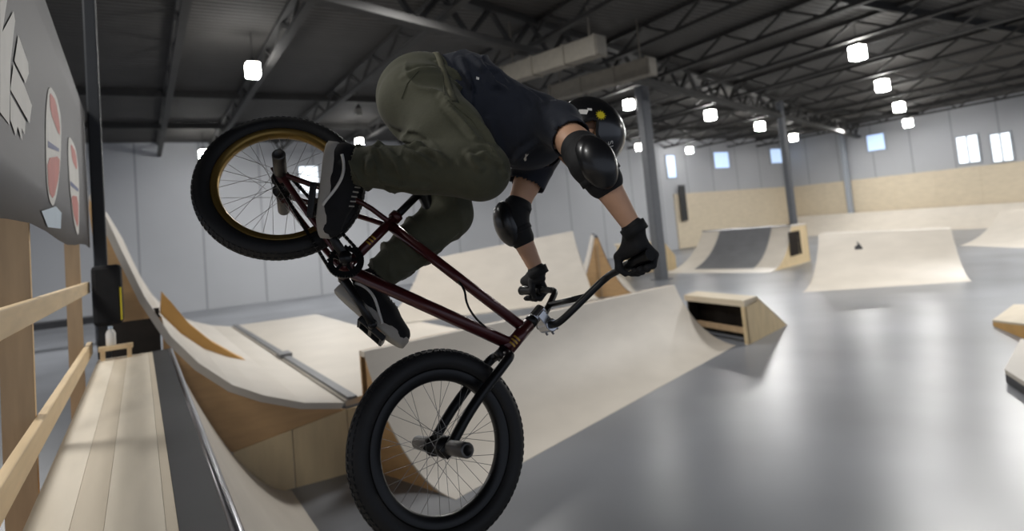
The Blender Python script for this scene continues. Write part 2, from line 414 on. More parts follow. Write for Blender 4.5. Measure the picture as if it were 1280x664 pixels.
lamp(1124, 134, 6.3, .52, 'third lit lamp down the row leading to the end wall')
lamp(1135, 154, 6.3, .52, 'lowest lit lamp of the row leading to the end wall')

# ------------------------------------------------------------------ ramps
def prof(n=14, th=62):
    t = math.radians(th); return [(math.sin(t * i / n) / math.sin(t), (1 - math.cos(t * i / n)) / (1 - math.cos(t))) for i in range(n + 1)]
def quarter(name, toeL, toeR, topL, topR, label, deck=.7, th=62, surf='ply', side='tan', coping=True, cat='ramp', back=True, fin=False):
    toeL, toeR, topL, topR = V(toeL), V(toeR), V(topL), V(topR); P = prof(th=th)
    r = empty(name, ((toeL + toeR) / 2)); tag(r, label, cat)
    L = [V((toeL.x + (topL.x - toeL.x) * x, toeL.y + (topL.y - toeL.y) * x, toeL.z + (topL.z - toeL.z) * y)) for x, y in P]
    R = [V((toeR.x + (topR.x - toeR.x) * x, toeR.y + (topR.y - toeR.y) * x, toeR.z + (topR.z - toeR.z) * y)) for x, y in P]
    bk = (topL - toeL + topR - toeR) / 2; bk.z = 0; bk.normalize(); dz = V((0, 0, -.02))
    bm = NB(); a = [bm.verts.new(p + V((0, 0, .002))) for p in L]; b = [bm.verts.new(p + V((0, 0, .002))) for p in R]
    a2 = [bm.verts.new(p + dz) for p in L]; b2 = [bm.verts.new(p + dz) for p in R]
    for i in range(len(P) - 1):
        bm.faces.new((a[i], b[i], b[i + 1], a[i + 1])).smooth = True; bm.faces.new((a2[i + 1], b2[i + 1], b2[i], a2[i])).smooth = True
        bm.faces.new((a[i], a[i + 1], a2[i + 1], a2[i])); bm.faces.new((b[i + 1], b[i], b2[i], b2[i + 1]))
    bm.faces.new((a[0], a2[0], b2[0], b[0])); bm.faces.new((a[-1], b[-1], b2[-1], a2[-1]))
    for e in bm.edges:
        if len({f.smooth for f in e.link_faces}) > 1: e.smooth = False
    o = build('riding_surface', bm, surf, r, smooth=False)
    run = (R[0] - L[0]).normalized()
    for Q, s in ((L, 1), (R, -1)):
        poly = [p + V((0, 0, -.02)) + run * (.012 * s) for p in Q[1:]] + [Q[-1] + bk * deck + V((0, 0, -.02)) + run * (.012 * s)]
        e = Q[-1] + bk * deck + run * (.012 * s)
        if fin: poly = poly[:-1]; e = Q[-1] + run * (.012 * s)
        poly += [V((e.x, e.y, toeL.z * 0 + Q[0].z)), V((Q[1].x, Q[1].y, Q[0].z)) + run * (.012 * s)]
        polyobj('side_panel', poly, run * (.03 * s), side, r)
    bm = NB(); q = [topL, topR, topR + bk * deck, topL + bk * deck]; prism(bm, q, V((0, 0, -.05))); build('deck_top', bm, surf, r)
    if back:
        bm = NB(); p, q = topL + bk * deck, topR + bk * deck; prism(bm, [V((p.x, p.y, toeL.z)), V((q.x, q.y, toeR.z)), q, p], -bk * .03); build('back_panel', bm, side, r)
    if coping:
        bm = NB(); tube(bm, [topL + V((0, 0, .0)), topR + V((0, 0, .0))], .03, 10); build('coping', bm, 'steel', r)
    return r, L, R
# big pale quarter pipe right under the bike
rd, LD, RD = quarter('quarter_pipe', (2.11, 4.92, 0), (8.06, 7.19, 0), (1.79, 6.07, 1.1), (8.2, 8.55, .9),
        'broad pale plywood quarter pipe on the floor below the front wheel', deck=.12, th=58, surf='ply', coping=False, fin=True)
# open-sided wedge box beside it
r = empty('wedge_box', (8.9, 7.8, 0)); tag(r, 'plywood wedge box with a dark open side at the end of the pale quarter pipe', 'ramp')
P0, PB = V((8.2, 7.05, 0)), V((8.45, 8.6, 0)); E0, EB = V((9.95, 7.65, 0)), V((10.3, 9.2, 0)); zt = V((0, 0, .69)); sl = (E0 - P0).normalized()
T0, TB = P0 + sl * .55, PB + sl * .55
polyobj('top_slab', [P0 + zt, PB + zt, TB + zt, T0 + zt], V((0, 0, -.1)), 'ply2', r)
polyobj('slope', [T0 + zt, TB + zt, EB, E0], V((0, 0, -.03)), 'ply2', r)
polyobj('side_panel', [P0, E0, T0 + zt - V((0, 0, .03)), P0 + zt - V((0, 0, .1))], V((-sl.y, sl.x, 0)) * .03, 'tan2', r)
polyobj('post', [P0 + V((0, 0, 0)), P0 + (PB - P0).normalized() * .09, P0 + (PB - P0).normalized() * .09 + zt - V((0, 0, .1)), P0 + zt - V((0, 0, .1))], sl * .08, 'tan2', r)
polyobj('rear_panel', [PB + sl * .1, TB, TB + zt - V((0, 0, .1)), PB + sl * .1 + zt - V((0, 0, .1))], V((0, -.03, 0)), 'hole_shade', r)
polyobj('inner_panel', [P0 + sl * .55 + V((0, .06, 0)), PB + sl * .5, PB + sl * .5 + zt * .8, P0 + sl * .55 + V((0, .06, 0)) + zt * .8], sl * .03, 'hole_shade', r)  # both dark panels carry the inner shade of the box as colour
polyobj('stringer', [P0 + V((.03, .1, .16)), PB + V((.03, -.05, .16)), PB + V((.03, -.05, .25)), P0 + V((.03, .1, .25))], sl * .05, 'lumber_dark', r)

# tall ramp at the end of the deck: side profile in the plane y = YA
YA = 6.19
CV = [(-.30, 2.74), (-.27, 2.67), (-.13, 2.26), (.02, 1.85), (.2, 1.49), (.4, 1.23), (.65, 1.0), (.9, .86), (1.24, .725), (1.6, .65)]
r = empty('tall_quarter_pipe', (0, YA, 0)); tag(r, 'tall plywood quarter pipe with tan side panel at the far end of the deck', 'ramp')
Y2 = 15.0
bm = NB(); fr = [bm.verts.new((x, YA - .02, z)) for x, z in CV]; bk_ = [bm.verts.new((x, Y2, z)) for x, z in CV]
fr2 = [bm.verts.new((x - .035, YA - .02, z - .05)) for x, z in CV]; bk2 = [bm.verts.new((x - .035, Y2, z - .05)) for x, z in CV]
for i in range(len(CV) - 1):
    bm.faces.new((fr[i], fr[i + 1], bk_[i + 1], bk_[i])); bm.faces.new((fr2[i], fr[i], fr[i + 1], fr2[i + 1])[::-1]); bm.faces.new((fr2[i], bk2[i], bk2[i + 1], fr2[i + 1]))
    bm.faces.new((bk2[i], bk_[i], bk_[i + 1], bk2[i + 1]))
bm.faces.new((fr[0], bk_[0], bk2[0], fr2[0])); build('riding_surface', bm, 'ply', r)
low = [(x - .03, z - .055) for x, z in CV]
zsp = .5
polyobj('side_panel', [V((x, YA, z)) for x, z in low] + [V((1.62, YA, .585)), V((.4, YA, .40)), V((.17, YA, .40)), V((.17, YA, 1.36)), V((.14, YA, 1.36)), V((.14, YA, 1.66)), V((-.20, YA, 1.66)), V((-.20, YA, 2.02)), V((-.30, YA, 2.12)), V((-.335, YA, 2.6))], V((0, .03, 0)), 'tan', r)
polyobj('opening', [V((-.24, YA + .3, 1.2)), V((.13, YA + .3, 1.2)), V((.13, YA + .3, 1.72)), V((-.24, YA + .3, 1.72))], V((0, .03, 0)), 'hole_shade', r)  # dark sheet behind the gap, its shade put into the colour
xs = [.17, .62, 1.12, 1.62, 1.74]
zt_ = lambda x: .40 + (x - .4) / 1.22 * .185 if x < 1.62 else .585
for a, b in zip(xs, xs[1:]):
    polyobj('lower_panel', [V((a + .004, YA - .015, 0)), V((b - .004, YA - .015, 0)), V((b - .004, YA - .015, zt_(b))), V((a + .004, YA - .015, max(zt_(a), .4)))], V((0, .03, 0)), 'tan2', r)
r = empty('ramp_table', (3, 10, 0)); tag(r, 'pale raised plywood tabletop running on from the tall quarter pipe', 'ramp')
polyobj('table_top', [V((1.63, YA + .05, .65)), V((1.9, 6.35, .65)), V((4.3, 7.35, .65)), V((4.3, 11, .65)), V((3.4, 11.1, .65)), V((3.4, Y2, .65)), V((1.63, Y2, .65))], V((0, 0, -.06)), 'ply', r)
bm = NB(); box(bm, (1.63, Y2 - .05, 0), (3.4, Y2 - .02, .59)); build('end_panel', bm, 'tan', r)
bm = NB(); box(bm, (4.27, 7.4, 0), (4.3, 11, .59)); build('side_panel', bm, 'tan', r)
bm = NB(); obox(bm, (1.7, (YA + Y2) / 2, .664), V((0, 1, 0)), V((1, 0, 0)), V((0, 0, 1)), Y2 - YA - .1, .09, .025); obox(bm, (1.7, 9.6, .68), V((0, 1, 0)), V((1, 0, 0)), V((0, 0, 1)), .3, .16, .05)
build('steel_strip', bm, 'greysheet', r)
# orange edge fin standing on the transition further back
tq = bpy.data.objects['tall_quarter_pipe']
polyobj('edge_fin', [V((x, 9.0, z)) for x, z in [(.19, 1.47), (.4, 1.21), (.65, .98), (.9, .84), (1.15, .75), (1.0, .86), (.74, 1.07), (.5, 1.33), (.31, 1.63), (.22, 1.76)]], V((0, .35, 0)), 'orange', tq)

# spine and bank behind the quarter pipe
r = empty('spine_ramp', (11.3, 15.2, 0)); tag(r, 'plywood spine ramp with a tan curved peak behind the handlebar', 'ramp')
ap = V((11.45, 14.9, 0)); run = V((math.sin(YAW + .1), math.cos(YAW + .1), 0)); side = V((run.y, -run.x, 0)); H = 1.72; w = 1.0
pl = []
for i in range(13):
    t = i / 12; pl.append((-w + (w - .05) * t, .02 + (H - .02) * (t ** 2.1)))
sp = pl + [(-x, z) for x, z in pl[::-1]]
polyobj('end_panel', [ap + side * x + V((0, 0, z)) for x, z in sp] + [ap + side * w, ap - side * w], run * .03, 'tan', r)
for s in (-1, 1):
    bm = NB(); a = [bm.verts.new(ap + side * (x * s * -1) + V((0, 0, z + .02)) - run * .02) for x, z in pl]; b = [bm.verts.new(ap + side * (x * s * -1) + V((0, 0, z + .02)) + run * 6) for x, z in pl]
    for i in range(12): bm.faces.new((a[i], a[i + 1], b[i + 1], b[i]))
    o = build('riding_surface', bm, 'ply', r)
bm = NB(); obox(bm, ap - run * .04 + V((0, 0, .75)), run, side, V((0, 0, 1)), .03, .04, 1.5); build('joint_batten', bm, 'lumber_dark', r)
bm = NB(); tube(bm, [ap + V((0, 0, H + .03)) - run * .02, ap + V((0, 0, H + .03)) + run * 6], .04, 10); build('coping', bm, 'steel', r)
tL, tR = at(528, 326, 13.5), at(716, 289, 16.2)
quarter('bank_ramp', (3.5, 11.25, .66), (9.6, 12.6, .3), (tL.x, tL.y, tL.z), (tR.x, tR.y, tR.z), 'wide pale bank ramp behind the rider legs and front arm', deck=.8, th=40, coping=False, side='ply')

# grey-faced quarter pipe in the middle distance
rg, LG, RG = quarter('steel_faced_quarter_pipe', (17.3, 18.6, 0), (17.9, 14.2, 0), (20.0, 18.9, 1.42), (20.5, 15.1, 1.42), 'quarter pipe with a dark grey steel face between pale plywood sides', deck=1.3, th=60, side='tan2')
g = []; G2 = []
for i in range(3, 15):
    a, b = LG[i], RG[i]; g.append(a + (b - a) * .22 + V((-.01, 0, .012))); G2.append(a + (b - a) * .80 + V((-.01, 0, .012)))
bm = NB(); a = [bm.verts.new(p) for p in g]; b = [bm.verts.new(p) for p in G2]
for i in range(len(a) - 1): bm.faces.new((a[i], b[i], b[i + 1], a[i + 1]))
build('steel_face', bm, 'greysheet', rg)
rn = V((.55, .02, 0))
for i in range(4):
    x = 20.0 + i * .3; yy = 14.2 + (x - 17.9) * .35 - .06
    bm = NB(); box(bm, (x, yy - .03, .35), (x + .12, yy + .02, 1.2)); build('slot_shade', bm, 'hole_shade', rg)  # dark bars on the panel, shade of slots put into the colour
r = empty('small_ramp_box', (17.5, 20, 0)); tag(r, 'small tan plywood ramp box with a dark opening behind the thick grey column', 'ramp')
a = V((17.8, 19.6, 0)); d = V((.80, -.55, 0)).normalized(); s = V((d.y, -d.x, 0)); z = V((0, 0, 1))
polyobj('side_panel', [a - d * 1.4, a + d * .9, a + d * .9 + z * .55, a + d * .5 + z * 1.15, a - d * 1.4 + z * 1.15], -s * .03, 'tan2', r)
polyobj('opening_shade', [a - d * .9 + z * .1 + s * .03, a - d * .05 + z * .1 + s * .03, a - d * .05 + z * .75 + s * .03, a - d * .9 + z * .75 + s * .03], -s * .02, 'hole_shade', r)  # flat dark patch, the shade of an opening painted on the panel
polyobj('top_slab', [a - d * 1.4 + z * 1.15, a + d * .5 + z * 1.15, a + d * .5 + z * 1.15 - s * 1.2, a - d * 1.4 + z * 1.15 - s * 1.2], z * .06, 'ply2', r)
polyobj('slope', [a + d * .5 + z * 1.15, a + d * .9 + z * .55, a + d * .9 + z * .55 - s * 1.2, a + d * .5 + z * 1.15 - s * 1.2], z * .03, 'ply2', r)

rq, LQ, RQ = quarter('pale_quarter_pipe', (13.9, 10.15, 0), (16.6, 7.65, 0), (16.2, 11.1, 1.28), (18.3, 8.75, 1.15), 'lone pale quarter pipe standing on open floor before the end wall', deck=1.0, th=55, coping=False)
c = at(1073, 307, 17.2)
for i in range(1):
    T = bvh([k for k in COL.objects if k.parent == rq and k.name.startswith('riding_surface')][0]); h, n, _, _ = T.ray_cast(CAM, ray(1073, 308).normalized())
    if h is not None:
        x = rt; bm = NB(); n = n if n.dot(ray(1073, 308)) < 0 else -n; x = (x - n * x.dot(n)).normalized(); y = n.cross(x)
        bm.faces.new([bm.verts.new(h + x * a_ * .1 + y * b_ * .1 + n * .01) for a_, b_ in ((-1.3, -1), (.3, -1.2), (.8, -1), (.6, .3), (.2, 1.8), (-.1, .4), (-.9, .1))]); build('scuff_sticker', bm, 'plate', rq)
quarter('wall_side_ramp', (39.2, 30.2, 0), (39.2, 15.5, 0), (41.2, 30.2, 1.35), (41.2, 15.5, 1.2), 'long low pale quarter pipe running along the foot of the plywood-clad end wall', deck=.6, th=50, coping=False)
quarter('corner_bank', (27.6, 13.0, 0), (25.0, 9.0, 0), (32.5, 13.5, 1.05), (31, 8.5, 1.2), 'low pale bank against the end wall beneath the windows', deck=1.5, th=30, coping=False)
r = empty('orange_edged_ramp', (11, 4.5, 0)); tag(r, 'low ramp with orange-tan plywood edge on the floor', 'ramp')
A_, B_, A2_, B2_ = V((11.25, 4.98, 0)), V((8.9, 2.9, 0)), V((12.9, 5.35, 0)), V((11.2, 2.3, 0)); za, zb = V((0, 0, .06)), V((0, 0, .42))
polyobj('slope', [A_ + za, B_ + zb, B2_ + zb, A2_ + za], V((0, 0, .03)), 'ply2', r)
polyobj('side_panel', [A_, B_, B_ + zb, A_ + za], V((.02, -.02, 0)), 'orange', r)
polyobj('back_panel', [B_, B2_, B2_ + zb, B_ + zb], V((.02, .02, 0)), 'tan', r)
r = empty('kicker_ramp', (8.6, 3.4, 0)); tag(r, 'pale kicker ramp on a dark base, nearest the floor edge', 'ramp')
k0, k1, k2, k3 = V((8.02, 3.5, 0)), V((9.75, 4.02, 0)), V((6.9, 2.6, 0)), V((8.0, 2.3, 0)); h1 = V((0, 0, .09))
polyobj('dark_base', [k0, k2, k3, k1], h1, 'plate', r)
up1 = V((0, 0, .095))
polyobj('slope', [k0 + up1, k2 + up1, k3 + up1, k1 + up1], V((0, 0, .05)), 'ply', r)
polyobj('rear_lift', [k1.lerp(k3, .1) + up1 * 1.6, k3 + up1 * 1.6, k3 + V((0, 0, .45)), k1.lerp(k3, .1) + V((0, 0, .17))], V((-.03, 0, 0)), 'tan', r)
# narrow dark banner on the side wall, bench by the wall behind the railing
r = empty('hanging_banner', (27.8, 29.9, 0)); tag(r, 'narrow dark banner hanging beside the thick grey column', 'banner')
a, b = onax(851, 232, 1, 30.2), onax(857, 276, 1, 30.2)
bm = NB(); box(bm, (a.x - .2, 30.2, max(b.z, .6)), (a.x + .35, 30.23, a.z)); build('cloth', bm, 'darkcol', r)
bm = NB(); tube(bm, [(a.x - .25, 30.2, a.z), (a.x + .4, 30.2, a.z)], .03, 8); build('rod', bm, 'steel', r)
r = empty('dark_bench', (-2.4, 22, 0)); tag(r, 'low dark bench on the floor beyond the wooden railing', 'bench')
bm = NB(); box(bm, (-3.6, 21.6, .62), (-.9, 22.3, .8)); build('seat', bm, 'plate', r)
for x in (-3.4, -1.15):
    bm = NB(); box(bm, (x, 21.7, 0), (x + .12, 22.2, .62)); build('leg', bm, 'plate', r)

# ------------------------------------------------------------------ deck with coping, railing, banner
DZ = 1.425
r = empty('ramp_deck', (0, 3, 0)); tag(r, 'long narrow plywood deck with a dark steel edge and pipe coping', 'deck')
yb, ye = -1.0, 5.84
for x0, x1, m in ((-.30, -.19, 'deckply'), (-.19, -.11, 'deckply2'), (-.11, .03, 'deckply'), (.03, .058, 'deckply2')):
    bm = NB(); box(bm, (x0, yb, DZ - .03), (x1 - .001, ye, DZ)); build('deck_board', bm, m, r)
bm = NB(); box(bm, (.058, yb, DZ - .03), (.165, ye, DZ + .004)); build('steel_sheet', bm, 'plate', r)
bm = NB(); tube(bm, [(.178, yb, DZ - .012), (.178, ye, DZ - .012)], .021, 14); build('coping', bm, 'steel', r, smooth=True)
bm = NB(); pts = []
for i in range(15):
    t = i / 14; pts.append((.175 + .9 * t, (DZ - .03) * (1 - t) ** 1.75))
a = [bm.verts.new((x, yb, z)) for x, z in pts]; b = [bm.verts.new((x, 6.15, z)) for x, z in pts]
for i in range(14): bm.faces.new((a[i], b[i], b[i + 1], a[i + 1]))
o = build('transition', bm, 'ply', r, smooth=True)
polyobj('end_panel', [V((x, 6.13, z - .01)) for x, z in pts] + [V((.17, 6.13, 0))], V((0, .02, 0)), 'tan', r)
bm = NB(); box(bm, (-.30, yb, 0), (-.28, ye, DZ - .03)); build('outer_panel', bm, 'tan', r)

RX = -.36
r = empty('railing', (RX, 3, 0)); tag(r, 'pine lumber safety railing along the deck edge below the dark banner', 'railing')
def post(y, w=.105, ztop=2.4):
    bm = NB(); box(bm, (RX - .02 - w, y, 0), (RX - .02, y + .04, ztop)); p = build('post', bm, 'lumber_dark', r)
    bm = NB(); box(bm, (RX - .0195, y + .001, 0), (RX - .0185, y + .04, ztop)); build('lit_edge_strip', bm, 'lumber_lit_tint', p)  # thin pale strip painting the lit edge of the post
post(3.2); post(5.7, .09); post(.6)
for z0, z1 in ((1.925, 2.012), (1.452, 1.548)):
    bm = NB(); box(bm, (RX - .018, -.8, z0), (RX + .018, 6.05, z1)); build('rail', bm, 'lumber', r, bevel=.006)
BX = RX - .03 + .055
r = empty('sponsor_banner', (BX, 3, 2.3)); tag(r, 'dark grey vinyl banner with white letters and red shield emblems above the railing', 'banner')
bm = NB()
nz, ny = 6, 14
g = [[bm.verts.new((BX + .0015 * math.sin(3.1 * j + i) * (i not in (0, nz)), -.3 + 6.35 * j / ny, 2.27 + .02 * math.sin(j * 1.1) * (i == 0) + (3.42 - 2.27) * i / nz - (.05 * (j / ny) if i == nz else 0))) for j in range(ny + 1)] for i in range(nz + 1)]
for i in range(nz):
    for j in range(ny): bm.faces.new((g[i][j], g[i][j + 1], g[i + 1][j + 1], g[i + 1][j]))
cloth = build('cloth', bm, 'banner', r, smooth=True)
sol = cloth.modifiers.new('thick', 'SOLIDIFY'); sol.thickness = .004; sol.offset = -1
bm = NB(); tube(bm, [(BX - .02, -.3, 3.43), (BX - .02, 6.05, 3.39)], .014, 8); build('top_rope', bm, 'black', r)
def print_(name, polys, m, off):
    bm = NB()
    for k, poly in enumerate(polys):
        vs = [bm.verts.new(onax(x, y, 0, BX + off)) for x, y in poly]; bm.faces.new(vs)
    o = build(name, bm, m, r); return o
print_('letter_print', [[(0, 0), (9, 0), (3, 40), (17, 14), (19, 26), (13, 80), (12, 156), (0, 140)]], 'white', .008)
print_('letter_print', [[(23, 44), (35, 78), (36, 92), (32, 104), (18, 76)]], 'white', .008)
print_('letter_print', [[(17, 80), (31, 108), (40, 132), (37, 154), (13, 112)]], 'white', .008)
print_('letter_print', [[(13, 118), (32, 152), (31, 168), (27, 160), (28, 176), (22, 158), (20, 170), (13, 150)]], 'white', .008)
def chaikin(p, it=2):
    for _ in range(it):
        q = []
        for a, b in zip(p, p[1:] + p[:1]): q += [(a[0] * .8 + b[0] * .2, a[1] * .8 + b[1] * .2), (a[0] * .2 + b[0] * .8, a[1] * .2 + b[1] * .8)]
        p = q
    return p
def shield(pts, red1, red2, blue):
    pts = chaikin(pts); red1, red2 = chaikin(red1, 1), chaikin(red2, 1)
    print_('shield_emblem', [pts], 'white', .008)
    print_('shield_field', [red1, red2], 'red', .0095); print_('shield_stripe', [blue], 'blue', .0095)
shield([(61, 105), (71, 120), (77, 150), (76, 200), (72, 240), (67, 259), (62, 252), (58, 225), (57, 145)], [(62, 114), (70, 126), (75, 156), (75, 172), (63, 140)], [(59, 198), (75, 195), (74, 220), (67, 250), (61, 240)], [(60, 176), (74, 186), (74, 190), (60, 184)])
shield([(86, 168), (95, 185), (99, 220), (99, 288), (97, 296), (91, 270), (87, 230), (85, 190)], [(88, 178), (95, 190), (97, 215), (90, 200)], [(89, 244), (98, 246), (98, 288), (92, 268)], [(88, 226), (98, 236), (98, 240), (88, 232)])
print_('glow_patch', [[(52, 264), (70, 258), (77, 266), (76, 286), (60, 284)]], 'paleblue', .0095)  # pale blue glow painted as a flat patch on the banner

# pad on the dark column, step with bottle
r = empty('column_pad', (-.215, 6.0, 1.6)); tag(r, 'black padded sleeve with a yellow strip wrapped round the dark column', 'pad')
bm = NB(); box(bm, (-.325, 5.87, 1.67), (-.125, 6.12, 2.13)); build('padding', bm, 'black', r, bevel=.03)
bm = NB(); box(bm, (-.142, 5.864, 1.70), (-.130, 5.871, 1.95)); build('yellow_strip', bm, 'yellow', r)
r = empty('wooden_step', (-.2, 5.75, 1.426)); tag(r, 'small pine step at the end of the deck below the black pad', 'step')
bm = NB(); box(bm, (-.29, 5.70, 1.495), (-.07, 5.80, 1.525)); build('tread', bm, 'lumber', r)
for x in (-.28, -.11):
    bm = NB(); box(bm, (x, 5.71, DZ + .001), (x + .03, 5.79, 1.495)); build('leg', bm, 'lumber', r)
r = empty('water_bottle', (-.21, 5.75, 1.525)); tag(r, 'white water bottle standing on the small pine step', 'bottle')
bm = NB(); lathe(bm, (-.21, 5.75, 1.526), V((0, 0, 1)), [(0, 0), (.03, 0), (.033, .01), (.033, .09), (.025, .11), (.014, .12), (.014, .125), (0, .125)], 20); build('bottle_body', bm, 'white', r, smooth=True)
bm = NB(); lathe(bm, (-.21, 5.75, 1.651), V((0, 0, 1)), [(0, 0), (.016, 0), (.016, .02), (0, .02)], 16); build('cap', bm, 'paleblue', r)

# ------------------------------------------------------------------ the bike
B = Matrix(((.31086054, .18154966, .93295522), (-.46138123, .8870012, -.01887501), (-.83095913, -.42458053, .35949727)))
BT = V((.39492074, 2.08994791, 2.3142348)); STEER = .33195195
def W(p): return B @ V(p) + BT
def WD(d): return B @ V(d)
c75, s75, c71, s71 = math.cos(math.radians(75)), math.sin(math.radians(75)), math.cos(math.radians(71)), math.sin(math.radians(71))
U = V((-c75, 0, s75)); WD_ = V((s75, 0, c75)); YM = V((0, 1, 0))
F0 = V((.93, 0, 0)); foot_ = F0 - WD_ * .032; crown = foot_ + U * .315; htb = crown + U * .01; htt = htb + U * .117; stem = htt + U * .045
BBk = V((.345, 0, .03)); st = BBk + V((-c71, 0, s71)) * .215; postp = BBk + V((-c71, 0, s71)) * .345
RS = Matrix.Rotation(STEER, 3, U)
def SW(p): return W(stem + RS @ (V(p) - stem))
def SD(d): return WD(RS @ V(d))
bike = empty('bmx_bike', BT); tag(bike, 'dark red freestyle bicycle in mid-air with its front wheel down', 'bicycle')
# frame: one welded mesh
bm = NB()
tube(bm, [W(htb), W(htt)], .021, 18)
tube(bm, [W(st + V((.01, 0, -.012))), W(htt + U * -.022)], .0165, 16)
tube(bm, [W(BBk + V((.01, 0, .004))), W(htb + U * .028)], .0195, 16)
tube(bm, [W(BBk), W(st + V((-c71, 0, s71)) * .025)], .0155, 16)
tube(bm, [W(BBk + YM * -.037), W(BBk + YM * .037)], .024, 18)
for s in (-1, 1):
    tube(bm, smooth_path([W(BBk + YM * .028 * s), W((.25, .045 * s, .02)), W((.12, .06 * s, .006)), W((0, .064 * s, 0))]), .0095, 10)
    tube(bm, smooth_path([W(st + YM * .015 * s + V((0, 0, -.015))), W((.19, .05 * s, .17)), W((.1, .06 * s, .085)), W((0, .064 * s, 0))]), .0085, 10)
    obox(bm, W((.0, .064 * s, 0)), WD((1, 0, 0)), WD((0, 1, 0)), WD((0, 0, 1)), .06, .007, .035)
fr_ = build('frame', bm, 'frame', bike, smooth=True)
bm = NB(); tube(bm, [W(st + V((-c71, 0, s71)) * .01), W(st + V((-c71, 0, s71)) * .03)], .021, 18); build('seat_clamp', bm, 'frame', bike, smooth=True)
bm = NB(); tube(bm, [W(st), W(postp)], .0127, 14); build('seat_post', bm, 'bikeblack', bike, smooth=True)
# saddle
S = Solid(.006); sx, sy, sz = WD((1, 0, 0)), WD((0, 1, 0)), WD((.25, 0, 1)).normalized(); sx = sy.cross(sz).normalized()
sc0 = W(postp + V((-.01, 0, .03)))
S.chain([(sc0 - sx * .10 + sy * .045, .028), (sc0 - sx * .02 + sy * .02, .024), (sc0 + sx * .12, .017)], .02).chain([(sc0 - sx * .10 - sy * .045, .028), (sc0 - sx * .02 - sy * .02, .024), (sc0 + sx * .12, .017)], .02).cone(sc0 - sx * .1, sc0, .02, .02, .02)
link('saddle', S.mesh('saddle'), 'bikeblack', bike)
# gold decals
for p, q in (((BBk + V((-c71, 0, s71)) * .10), .02), (htb + U * .02, .02)):
    d = (WD(V((-c71, 0, s71))) if q and p.x < .5 else WD(U)); bm = NB()
    nx = WD((0, -1, 0)); sd = d.cross(nx).normalized(); rr = .0158 if p.x < .5 else .0213
    for k in range(3):
        cc = W(p) + d * (.012 * k)
        for j in range(-3, 3):
            a0, a1 = j * .2, (j + 1) * .2
            v = [cc + nx * rr * math.cos(a) + sd * rr * math.sin(a) for a in (a0, a1)]
            bm.faces.new([bm.verts.new(t) for t in (v[0], v[1], v[1] + d * .006, v[0] + d * .006)])
    build('gold_decal', bm, 'decalgold', bike)
# wheels
def wheel(name, T, D, rimm, label, ri=.180):
    """T(p) puts a hub-centred model point in place"""
    r = empty(name, T((0, 0, 0))); r.parent = bike; r.matrix_parent_inverse = Matrix.Translation(-bike.location)
    r['label'] = label
    ax = D((0, 1, 0)); c = T((0, 0, 0))
    def lk(nm, bm, m, sm=True):
        bmesh.ops.recalc_face_normals(bm, faces=bm.faces)
        me = bpy.data.meshes.new(nm); bm.to_mesh(me); bm.free()
        for p in me.polygons: p.use_smooth = sm
        o = bpy.data.objects.new(nm, me); COL.objects.link(o); me.materials.append(M[m]); o.parent = r
        o.matrix_parent_inverse = (Matrix.Translation(bike.location) @ Matrix.Translation(-bike.location) @ Matrix.Translation(c)).inverted()
        return o
    bm = NB(); lathe(bm, c, ax, [(.2255 + .0305 * math.cos(a) * (1 if math.cos(a) > 0 else .9), .031 * math.sin(a)) for a in [2 * math.pi * i / 20 for i in range(20)]], 96, closed=True); lk('tyre', bm, 'tyre')
    bm = NB()   # tread blocks
    x, y = frame_of(ax)
    for k in range(84):
        a = 2 * math.pi * k / 84; d = x * math.cos(a) + y * math.sin(a); t = ax.cross(d)
        for j, of in ((-1, 0), (0, .5), (1, 0)):
            aa = a + of * 2 * math.pi / 84; d2 = x * math.cos(aa) + y * math.sin(aa); t2 = ax.cross(d2); ph = j * .55
            nn = d2 * math.cos(ph) + ax * math.sin(ph); obox(bm, c + d2 * .2255 + nn * .0312, t2, nn.cross(t2), nn, .011, .012, .0025)
    lk('tread', bm, 'tyre', False)
    bm = NB(); lathe(bm, c, ax, [(.2, -.017), (.205, -.019), (.2, -.020), (ri + .006, -.018), (ri + .001, -.010), (ri, 0), (ri + .001, .010), (ri + .006, .018), (.2, .020), (.205, .019), (.2, .017), (.189, 0)], 96, closed=True); lk('rim', bm, rimm)
    bm = NB(); lathe(bm, c, ax, [(0, -.055), (.02, -.055), (.029, -.038), (.029, -.034), (.017, -.028), (.015, 0), (.017, .028), (.029, .034), (.029, .038), (.02, .055), (0, .055)], 32); lk('hub', bm, 'bikeblack')
    for k in range(36):
        a = 2 * math.pi * k / 36; s = 1 if k % 2 else -1; b = a + (1.15 if (k // 2) % 2 else -1.15)
        p = c + (x * math.cos(b) + y * math.sin(b)) * .027 + ax * .036 * s; q = c + (x * math.cos(a) + y * math.sin(a)) * .181 + ax * .004 * s
        bm = NB(); tube(bm, [p, q], .0008, 5, caps=False); lk('spoke', bm, 'spoke')
    bm = NB(); tube(bm, [c - ax * .085, c + ax * .085], .007, 10); lk('axle', bm, 'steel')
    for s in (-1, 1):
        bm = NB(); lathe(bm, c + ax * (.072 * s), ax * s, [(0, 0), (.0185, 0), (.0195, .004), (.0195, .098), (.0175, .102), (.012, .102), (.012, .06), (0, .06)], 24); lk('peg', bm, 'peg')
    return r
wheel('rear_wheel', lambda p: W(p), lambda d: WD(d), 'gold', 'raised rear wheel with a gold rim')
wheel('front_wheel', lambda p: SW(F0 + V(p)), lambda d: SD(d), 'bikeblack', 'lowered front wheel with an all-black rim', .170)
